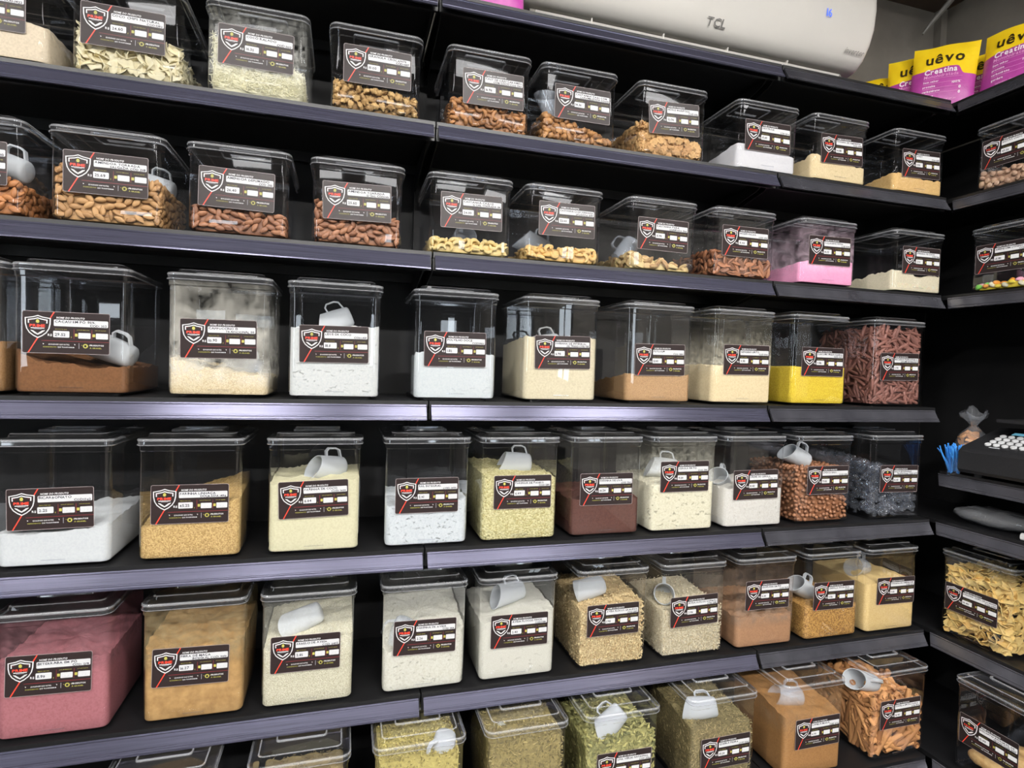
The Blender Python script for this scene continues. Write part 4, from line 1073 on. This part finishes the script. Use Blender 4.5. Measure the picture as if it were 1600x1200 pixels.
powder('6.7', 'ground_cinnamon', 'warm brown ground cinnamon', powd('m_cinn', (140, 98, 54), (128, 88, 46), .25), H(.172, -.006, .03, .005, seed=57), rag=.002)
sc('6.7', -.028, .075, .196, (0, 0, -14), 'translucent white scoop', True)
put_bin('6.8', 6, 7, 1.452, 1.452, -.973, -.1, ('CANELA EM PAU ROLO', 'COD 1075', '16.90'), 'cinnamon sticks')
goods('6.8', 'cinnamon', H(.160, -.01, .03, .010, seed=58), .0230, .019, 'cinnamon_stick', 'rolled brown cinnamon stick', 'spice', long_flat=False, core_in=.022, spread=55)
sc('6.8', -.058, .075, .205, (60, 16, 0))
# ---- side wall
put_side('R1', 1, -.147, -.139, .7457, ('GOTAS CHOC 70%', 'COD 1080', '43.50'), 'chocolate drops', 'top row', HS)
goods('R1', 'drop', H(.056, -.006, .0, .008, seed=60), .0150, .011, 'chocolate_drop', 'milky brown chocolate drop', 'chocolate', side=-1)
put_side('R2', 2, -.147, -.1365, .4235, ('AMENDOIM CONFEITADO', 'COD 1061', '21.80'), 'candy eggs', 'second row', HS)
goods('R2', 'egg', H(.030, .004, .0, .004, seed=61), .0180, .0135, 'candy_egg', 'pastel sugar coated candy egg', 'candy', side=-1, long_flat=False)
put_side('R5', 5, -.107, -.0975, -.648, ('BANANA CHIPS CROCANTE', 'COD-1338', '10.40'), 'banana chips', 'fifth row', HT)
goods('R5', 'banana', H(.212, -.006, .0, .010, seed=62), .0165, .016, 'banana_chip', 'golden crisp banana chip', 'chip', side=1, core_in=.020, spread=40, long_flat=False)
put_side('R6', 6, -.2455, -.2366, -.982, ('BISCOITO INTEGRAL DE', 'ERVAS COD 2017', '15.90'), 'large tan rusks', 'bottom row', HT, 1.585)
M_RUSK = noisy('m_rusk', S_(196, 148, 84), S_(226, 186, 122), scale=55, bump=.5, rough=.7)
for i, (x, y, z, rz) in enumerate(((-.035, .05, .036, .1), (.03, .055, .034, -.15), (-.02, .13, .036, .3), (.045, .14, .034, 0), (-.01, .19, .036, -.2))):
    v, f = blob(.105, .052, .040, 14, 9, lambda a, b_, c, q: (q[0] * (1 - .10 * abs(c)), (abs(b_) ** .6) * (1 if b_ > 0 else -1) * .026, (abs(c) ** .6) * (1 if c > 0 else -1) * .020 * (1 + .1 * math.sin(9 * a + i))))
    mb = MB(); mb.add(v, f); b = B['R6'][0]
    o = obj('rusk', mb.mesh('rusk', M_RUSK, True, 60)); o.matrix_world = Matrix.Translation(b.location) @ b.rotation_euler.to_matrix().to_4x4() @ Matrix.Translation((x, y, z + .01)) @ Matrix.Rotation(rz, 4, 'Z')
    tag(o, 'golden tan rusk in the side wall bin of the bottom row', 'biscuit', 'rusks in the bottom side bin')
# ------------------------------------------------------------------ air conditioner on the back wall
M_AC = noisy('ac_white_plastic', S_(214, 210, 203), S_(220, 216, 209), scale=3, bump=0.0, rough=.32)
M_ACD = plain('ac_grey_outlet', S_(120, 116, 108), .5)
ax0, ax1 = .250, 1.452
t = empty('air_conditioner', ((ax0 + ax1) / 2, D, 1.0 + ZO)); tc = Vector(t.location)
def acpart(name, mb, m, ang=30):
    me = mb.mesh(name, m, True, ang); me.transform(Matrix.Translation(-tc)); return obj(name, me, t)
front = [(.208, 1.085), (.188, 1.090), (.163, 1.108), (.140, 1.145), (.124, 1.19), (.118, 1.25), (.120, 1.31), (.135, 1.35), (.165, 1.375), (.21, 1.385)]
back_ = [(.358, 1.385), (.358, 1.03), (.315, 1.022), (.292, 1.035), (.282, 1.085)]
mb = MB(); prof = [(y, z + ZO) for y, z in front + back_]
n = len(prof); rings = []
for k in range(9):      # rounded ends
    u = k / 8; x = ax0 + (ax1 - ax0) * u
    rings.append(None)
def ac_ring(x, ins):
    return [(x, min(.358, y + ins * (1 if y < .34 else 0)), z - ZO + ZO - (ins * .5 if z > ZO + 1.3 else 0)) for y, z in prof]
rings = [ac_ring(ax0, .014), ac_ring(ax0 + .004, .006), ac_ring(ax0 + .012, .0015), ac_ring(ax0 + .025, 0), ac_ring(ax1 - .025, 0), ac_ring(ax1 - .012, .0015), ac_ring(ax1 - .004, .006), ac_ring(ax1, .014)]
mb.loft([r[::-1] for r in rings], True, True); acpart('housing', mb, M_AC, 40)
mb = MB(); mb.prism([(.212, 1.077 + ZO), (.216, 1.072 + ZO), (.266, 1.036 + ZO), (.272, 1.041 + ZO)], ax0 + .055, ax1 - .055); acpart('louvre_flap', mb, M_AC)
mb = MB(); mb.box(ax0 + .04, ax1 - .04, .222, .281, 1.055 + ZO, 1.0845 + ZO); acpart('air_outlet', mb, M_ACD)
for x in (.48, .72, .95, 1.18):
    mb = MB(); mb.prism([(.2085, 1.0845 + ZO), (.213, 1.0705 + ZO), (.240, 1.055 + ZO), (.240, 1.0845 + ZO)], x - .002, x + .002); acpart('vane', mb, M_AC)
def ac_y(z):        # front face depth at a height
    for (y0, z0), (y1, z1) in zip(front, front[1:]):
        if z0 <= z <= z1: return y0 + (y1 - y0) * (z - z0) / (z1 - z0)
    return .12
def ac_text(s, xc, zc, size, mat, name, off=.0, shear=0.0, xs=1.0):
    mb = MB(); write(mb, s, xc, zc, size, 0, 0, off=off, align='c', shear=shear, xs=xs, fn=lambda a, b, z: (a, ac_y(b) - .0055, b + ZO))
    acpart(name, mb, mat)
ac_text('TCL', .868, 1.106, .028, plain('ac_logo_grey', S_(120, 118, 116), .4), 'maker_mark', .012, xs=1.3)
ac_text('inverter', 1.392, 1.113, .022, plain('ac_logo_light', S_(150, 146, 140), .4), 'inverter_mark', .01, .3)
M_LED = plain('ac_led_blue', (0.05, 0.16, 1.0), .4, emit=.7)
ac_text('16', 1.255, 1.190, .034, M_LED, 'temperature_display', .0)
tag(t, 'white wall mounted air conditioner above the uppermost shelf', 'air conditioner')

# ------------------------------------------------------------------ yellow and magenta pouches
M_YEL = noisy('pouch_yellow', S_(246, 200, 8), S_(252, 214, 20), scale=14, bump=.5, bdist=.006, rough=.35, bscale=16)
M_MAG = noisy('pouch_magenta', S_(156, 44, 132), S_(188, 66, 160), scale=9, bump=.5, bdist=.006, rough=.35, bscale=16)
M_PW = plain('pouch_white_print', S_(246, 236, 242), .4); M_PP = plain('pouch_pink_print', S_(226, 150, 204), .4); M_PK = plain('pouch_black_print', S_(52, 40, 12), .4)
def pouch(loc, yaw, roll, pitch, w, h, label, s=0, front_=True, allmag=False):
    t = empty('supplement_pouch', loc); t.rotation_mode = 'XYZ'
    t.rotation_euler = (pitch, roll, yaw)
    def bulge(u, v):       # u -1..1, v 0..1
        e = max(0, 1 - abs(u) ** 3.2) ; g = max(0.0, math.sin(math.pi * min(1, (v * .92 + .06)))) ** .8
        wr = .0022 * fbm(u * 2.2 + s * 5, v * 3.1 + s, s, 3) * e
        return .026 * (e ** .7) * g * (1.25 - .6 * v) + wr
    nu, nv = 22, 24
    def width(v): return w / 2 * (1 - .025 * math.sin(math.pi * v))
    V = []; F = []
    for sgn in (-1, 1):
        for j in range(nv + 1):
            for i in range(nu + 1):
                u = -1 + 2 * i / nu; v = j / nv
                V.append((u * width(v), sgn * (bulge(u, v) + .0006), v * h + .002 * math.sin(5 * u + s) * v))
    m = (nu + 1) * (nv + 1)
    for sg in (0, 1):
        for j in range(nv):
            for i in range(nu):
                a = sg * m + j * (nu + 1) + i; q = (a, a + 1, a + nu + 2, a + nu + 1)
                F.append(q if sg == 0 else q[::-1])
    rim = [j * (nu + 1) for j in range(nv + 1)] + [nv * (nu + 1) + i for i in range(1, nu + 1)] + [j * (nu + 1) + nu for j in range(nv - 1, -1, -1)] + [i for i in range(nu - 1, 0, -1)]
    for k in range(len(rim)):
        a = rim[k]; b = rim[(k + 1) % len(rim)]; F.append((a, b, b + m, a + m))
    mb = MB(); mb.v = V; mb.f = F; mb.mi = [0] * len(F)
    obj('pouch_body', mb.mesh('pouch_body', M_MAG if allmag else M_YEL, True, 50), t)
    if allmag:
        tag(t, label, 'pouch', 'supplement pouches on the uppermost shelf'); return t
    def surf(a, b, z=0.0):     # sheet coordinates (metres) -> point on the front
        v = min(1, max(0, b / h)); u = max(-1, min(1, a / width(v)))
        return (a, -(bulge(u, v) + .0006) - .0009 - z, b + .002 * math.sin(5 * u + s) * v)
    mb = MB(); nn = 40; jj = 14; P = []
    def top(u):
        a = .62 * h; b_ = .50 * h
        return a - (a - b_) / (1 + math.exp(-(u - .52) * 34)) + .012 * h * math.sin(u * 3 + 1)
    for sgn in ((1,)):
        for i in range(nn + 1):
            u = -1 + 2 * i / nn
            for j in range(jj + 1):
                b = top(u) * j / jj; mb.v.append(surf(u * width(b / h) * .999, b))
        for i in range(nn):
            for j in range(jj):
                a = i * (jj + 1) + j; mb.f.append((a, a + jj + 1, a + jj + 2, a + 1)); mb.mi.append(0)
    pn = obj('printed_panel', mb.mesh('printed_panel', M_MAG, True, 60), t)
    mb = MB(); k = w / .18
    write(mb, 'uêvo', -.052 * k, .71 * h, .052 * k, 2, .0008, off=.022, xs=1.25, width=.108 * k, align='f', fn=surf)
    write(mb, 'Creatina', -.052 * k, .545 * h, .027 * k, 0, .0008, off=.03, width=.090 * k, align='f', fn=surf)
    write(mb, 'Monohidratada', -.052 * k, .485 * h, .016 * k, 1, .0008, off=.01, width=.094 * k, align='f', fn=surf)
    for j, (sx, vz) in enumerate((('Sem sabor', .415), ('proteina', .345), ('carboidrato', .275), ('gordura', .205))):
        write(mb, sx, -.052 * k, vz * h, .009 * k, 0, .0008, off=.02, fn=surf)
        for i in range(10):
            a0 = -.052 * k + .104 * k * i / 10; a1 = a0 + .0104 * k; zb = (vz + .048) * h
            mb.add([surf(a0, zb, .0008), surf(a1, zb, .0008), surf(a1, zb + .0009, .0008), surf(a0, zb + .0009, .0008)], [(0, 1, 2, 3)], 1)
    write(mb, '100%', .026 * k, .365 * h, .011 * k, 0, .0008, off=.02, fn=surf)
    for vz in (.285, .215): write(mb, '0', .045 * k, vz * h, .012 * k, 0, .0008, off=.04, fn=surf)
    write(mb, 'suplemento alimentar em po', -.040 * k, .145 * h, .009 * k, 1, .0008, width=.082 * k, align='f', fn=surf)
    write(mb, 'de creatina', -.026 * k, .105 * h, .009 * k, 1, .0008, fn=surf)
    write(mb, 'peso liq. 300g', -.030 * k, .05 * h, .010 * k, 0, .0008, off=.01, fn=surf)
    obj('lettering', mb.mesh('lettering', [M_PW, M_PP, M_PK], False), pn)
    tag(t, label, 'pouch', 'supplement pouches on the uppermost shelf')
    return t
ZT = SURF['T']
yawA = math.atan2(1.60, -1.90)  # placeholder, replaced below
def face_cam(x, y): return math.atan2(y + 1.4, x + .2) - math.pi / 2 + math.pi * 0
pouch((1.705, .100, ZT), face_cam(1.705, .10), math.radians(4), math.radians(-6), .182, .232, 'yellow and magenta pouch standing upright in the shelf corner', 1)
pouch((1.70, .183, ZT), face_cam(1.70, .183), math.radians(2), math.radians(-5), .182, .232, 'yellow and magenta pouch half hidden behind the corner pouch', 2)
pouch((1.648, .268, ZT), face_cam(1.648, .268), math.radians(4), math.radians(-10), .170, .198, 'yellow topped pouch leaning low at the back beside the air conditioner', 3)
pouch((1.775, -.080, ZT), math.radians(-78), math.radians(0), math.radians(-10), .182, .225, 'yellow and magenta pouch leaning on the side wall shelf, nearest the viewer', 4)
pouch((1.86, .055, ZT), math.radians(-66), math.radians(-2), math.radians(-9), .182, .225, 'yellow and magenta pouch squeezed between two others on the side shelf', 5)
pouch((.135, .06, ZT), 0, 0, math.radians(-4), .182, .225, 'magenta pouch at the end of the air conditioner', 6, allmag=True)

# ------------------------------------------------------------------ label scale and small things on the side shelf
SZ = ZS + .0125
M_SCL = noisy('scale_black_plastic', S_(20, 20, 22), S_(30, 30, 32), scale=300, bump=.15, rough=.4)
M_KEY = plain('scale_key_white', S_(222, 224, 226), .4); M_LCD = plain('scale_display_blue', S_(110, 190, 220), .3, emit=.5)
M_STEEL = plain('scale_steel', S_(120, 122, 126), .3, metal=.9)
t = empty('label_scale', (1.70, -.24, SZ)); 
# local frame: x towards the wall (+X), y along the shelf, built in world offsets
def spart(name, mb, m, parent=None, ang=30): return obj(name, mb.mesh(name, m, True, ang), parent or t)
mb = MB()
prof = [(-.055, .022), (-.048, .012), (.05, .012), (.24, .012), (.24, .128), (.165, .150), (.118, .150), (-.040, .092), (-.055, .078)]
y0_, y1_ = -.20, .175
R_ = [[(a, y, b) for a, b in prof] for y in (y0_, y0_ + .006, y1_ - .006, y1_)]
for r_ in (R_[0], R_[3]): r_[:] = [(a * .96 + .004, y, .012 + (b - .012) * .95) for a, y, b in r_]
mb.loft(R_, True, True); body_s = spart('body', mb, M_SCL)
# keyboard deck lies on the slope from (-.04,.092) to (.118,.150)
sl = Vector((.158, 0, .058)).normalized(); nl = Vector((-.058, 0, .158)).normalized(); p0 = Vector((-.040, 0, .092))
def deck(s_, y, o): q = p0 + sl * s_ + nl * o; return (q.x, y, q.z)
keymb = MB()
kr = .0082
c_ = [(kr * math.cos(2 * math.pi * i / 12), kr * math.sin(2 * math.pi * i / 12)) for i in range(12)]
keymb.loft([[deck(a, b, 0) for a, b in c_], [deck(a, b, .004) for a, b in c_], [deck(a * .8, b * .8, .0055) for a, b in c_]], False, True)
key_me = keymb.mesh('key', M_KEY, True, 40)
key_me.transform(Matrix.Translation(-p0))
for r in range(4):
    for c in range(13):
        q = deck(.030 + r * .0225, .118 - c * .0235 - .004, 0)
        o = obj('key', key_me, t, q)
mb = MB(); mb.add([deck(.118, .105, .001), deck(.118, -.06, .001), deck(.136, -.06, .001), deck(.136, .105, .001)], [(0, 1, 2, 3)]); spart('display', mb, M_LCD)
mb = MB(); mb.add([deck(.112, .118, .0005), deck(.112, -.07, .0005), deck(.145, -.07, .0005), deck(.145, .118, .0005)], [(0, 1, 2, 3)]); spart('display_bezel', mb, plain('bezel', S_(12, 12, 14), .15))
for k, (yy, ww) in enumerate(((.10, .03), (-.02, .05))):
    mb = MB(); mb.add([deck(.010, yy, .001), deck(.010, yy - ww, .001), deck(.015, yy - ww, .001), deck(.015, yy, .001)], [(0, 1, 2, 3)]); spart('marking', mb, M_GREY)
mb = MB(); mb.box(.02, .22, -.20, .115, .172, .182); spart('weighing_plate', mb, M_SCL)
mb = MB(); mb.box(.10, .16, -.10, -.02, .148, .171); spart('plate_support', mb, M_SCL)
for yy in (-.16, .13):
    for xx in (-.02, .2):
        mb = MB(); mb.loft([[(xx + .012 * math.cos(a), yy + .012 * math.sin(a), z) for a in [2 * math.pi * i / 10 for i in range(10)]] for z in (0.0, .0125)], True, True); spart('foot', mb, M_SCL)
t.location = (1.705, -.235, SZ + .0)
tag(t, 'black label scale with round white keys on the short side shelf', 'scale')

# blue twist ties in a clear cup
M_BLUE = noisy('tie_blue', S_(24, 104, 196), S_(60, 148, 226), scale=40, bump=.1, rough=.5, island=True)
t = empty('tie_cup', (1.70, -.018, SZ), (0, math.radians(-14), math.radians(35)))
mb = MB()
sq = lambda k, z: rrect(.062 * k, .045 * k, .006, 3, 0, 0, z)
mb.loft([sq(.9, 0.0), sq(1.0, .030), sq(1.08, .060)], True, False); obj('cup', mb.mesh('cup', M_CLEAR, True, 40), t)
tag(t, 'small clear cup holding blue ties beside the label scale', 'cup')
W_ = Matrix.Translation(t.location) @ t.rotation_euler.to_matrix().to_4x4()
tie_me = []
for i in range(4):
    mb = MB(); b = rng.uniform(-.012, .012); mb.tube([(0, 0, 0), (b * .3, .001, .035), (b, 0, .064), (b * 1.5, b * .4, .084)], .0019, 5); tie_me.append(mb.mesh('twist_tie', M_BLUE, True, 60))
for i in range(64):
    x = rng.uniform(-.024, .024); y = rng.uniform(-.016, .016)
    o = obj('twist_tie', tie_me[i % 4]); o.matrix_world = W_ @ Matrix.Translation((x, y, .003 + rng.uniform(0, .006))) @ Euler((-y * 7 + rng.gauss(0, .06), max(-.4, min(.4, x * 10 + rng.gauss(0, .08))), rng.uniform(0, 6.28))).to_matrix().to_4x4()
    tag(o, 'blue twist tie in the small cup beside the label scale', 'tie', 'blue twist ties in the cup')

# bag of biscuits behind the scale, and two more clear bags
M_BAG = clear('clear_bag_film', gain=1.8, rough=.07, haze=.10, tint=(.95, .96, .97), wave=.9, dust_haze_col=S_(200, 204, 212))
M_BISC = noisy('biscuit_orange', S_(176, 108, 50), S_(218, 156, 88), scale=90, bump=.4, rough=.6, island=True)
def bag_mesh(L, W, Hh, s, tuft=.05, neck=.16):
    """a filled bag with a gathered neck and flared tuft; stands on z = 0"""
    mb = MB(); n = 20; rings = []
    prof = [(0.0, .62), (.04, .86), (.25, 1.0), (.5, .96), (.72, .7), (.86, .32), (.92, neck), (1.0, .34), (1.12, .6), (1.2, .66)]
    for (z, k) in prof:
        ring = []
        for i in range(n):
            a = 2 * math.pi * i / n; wv = 1 + .10 * noise.noise(Vector((math.cos(a) * 2 + s, math.sin(a) * 2, z * 4 + s))) + (.22 * math.sin(a * 5 + s) if z > .9 else 0)
            ring.append((L / 2 * k * wv * math.cos(a), W / 2 * k * wv * math.sin(a), z * Hh + (.012 * math.sin(a * 3 + s) if z > 1.1 else 0)))
        rings.append(ring)
    mb.loft(rings, True, False); return mb
t = empty('biscuit_bag', (1.80, .0, SZ), (0, math.radians(-6), math.radians(40)))
obj('bag_film', bag_mesh(.15, .105, .165, 1.3).mesh('bag_film', M_BAG, True, 70), t)
tag(t, 'tied clear bag of orange biscuits behind the label scale', 'bag')
W_ = Matrix.Translation(t.location) @ t.rotation_euler.to_matrix().to_4x4()
bis = []
for i in range(3):
    v, f = p_flake(i * 2.1, .034, .030, .008, .15, .25); mb = MB(); mb.add(v, f); bis.append(mb.mesh('biscuit', M_BISC, True, 60))
for i in range(60):
    a = rng.uniform(0, 6.28); r = math.sqrt(rng.random()); z = rng.uniform(.012, .118)
    o = obj('biscuit', bis[i % 3]); o.matrix_world = W_ @ Matrix.Translation((.050 * r * math.cos(a), .033 * r * math.sin(a), z)) @ Euler((rng.uniform(0, 6), rng.uniform(0, 6), 0)).to_matrix().to_4x4()
    tag(o, 'orange biscuit in the tied clear bag behind the scale', 'biscuit', 'biscuits in the tied bag')
t = empty('plastic_bag', (1.83, -.315, SZ + .183), (0, 0, .4))
obj('bag_film', bag_mesh(.16, .13, .125, 4.2).mesh('bag_film', M_BAG, True, 70), t)
tag(t, 'gathered empty clear bag resting on the scale plate', 'bag')
# flat folded bags on the shelf below
mb = MB(); n = 26; rings = []
for j in range(9):
    v = j / 8; k = math.sin(math.pi * (.04 + .92 * v)) ** .45
    rings.append([( .055 * k * math.cos(2 * math.pi * i / n) * (1 + .06 * noise.noise(Vector((i * .7, j * .8, 1)))), -.108 + .216 * v, .030 + .028 * k * math.sin(2 * math.pi * i / n) * (1 + .45 * noise.noise(Vector((i * .9, j * 1.1, 5))))) for i in range(n)])
mb.loft(rings, True, True)
o = obj('folded_bag', mb.mesh('folded_bag', clear('folded_bag_film', gain=2.4, rough=.12, haze=.22, tint=(.9, .91, .93), wave=1.0, dust_haze_col=S_(160, 162, 166)), True, 60), None, (1.755, -.115, SURF[4] + .002), (0, 0, math.radians(10)))
tag(o, 'flat bundle of folded clear bags on the side shelf below the scale', 'bag')
mb = MB(); mb.tube([(0, .05, .012), (0, 0, .012), (0, -.05, .013)], .011, 10)
o = obj('white_tube', mb.mesh('white_tube', plain('tube_white', S_(214, 214, 214), .5), True, 50), None, (1.70, -.275, SURF[4]), (0, 0, .15))
tag(o, 'small white roll lying on the side shelf beside the folded bags', 'roll')
# loose bracket hanging under the ceiling in the corner
mb = MB(); mb.tube([(1.92, .20, CEIL - .003), (1.90, .23, CEIL - .05), (1.86, .27, CEIL - .12), (1.845, .285, CEIL - .15)], [.012, .010, .007, .004], 6)
o = obj('cable_end', mb.mesh('cable_end', plain('cable_grey', S_(120, 118, 112), .5), True, 50)); tag(o, 'grey cable end hanging from the ceiling in the corner', 'cable')
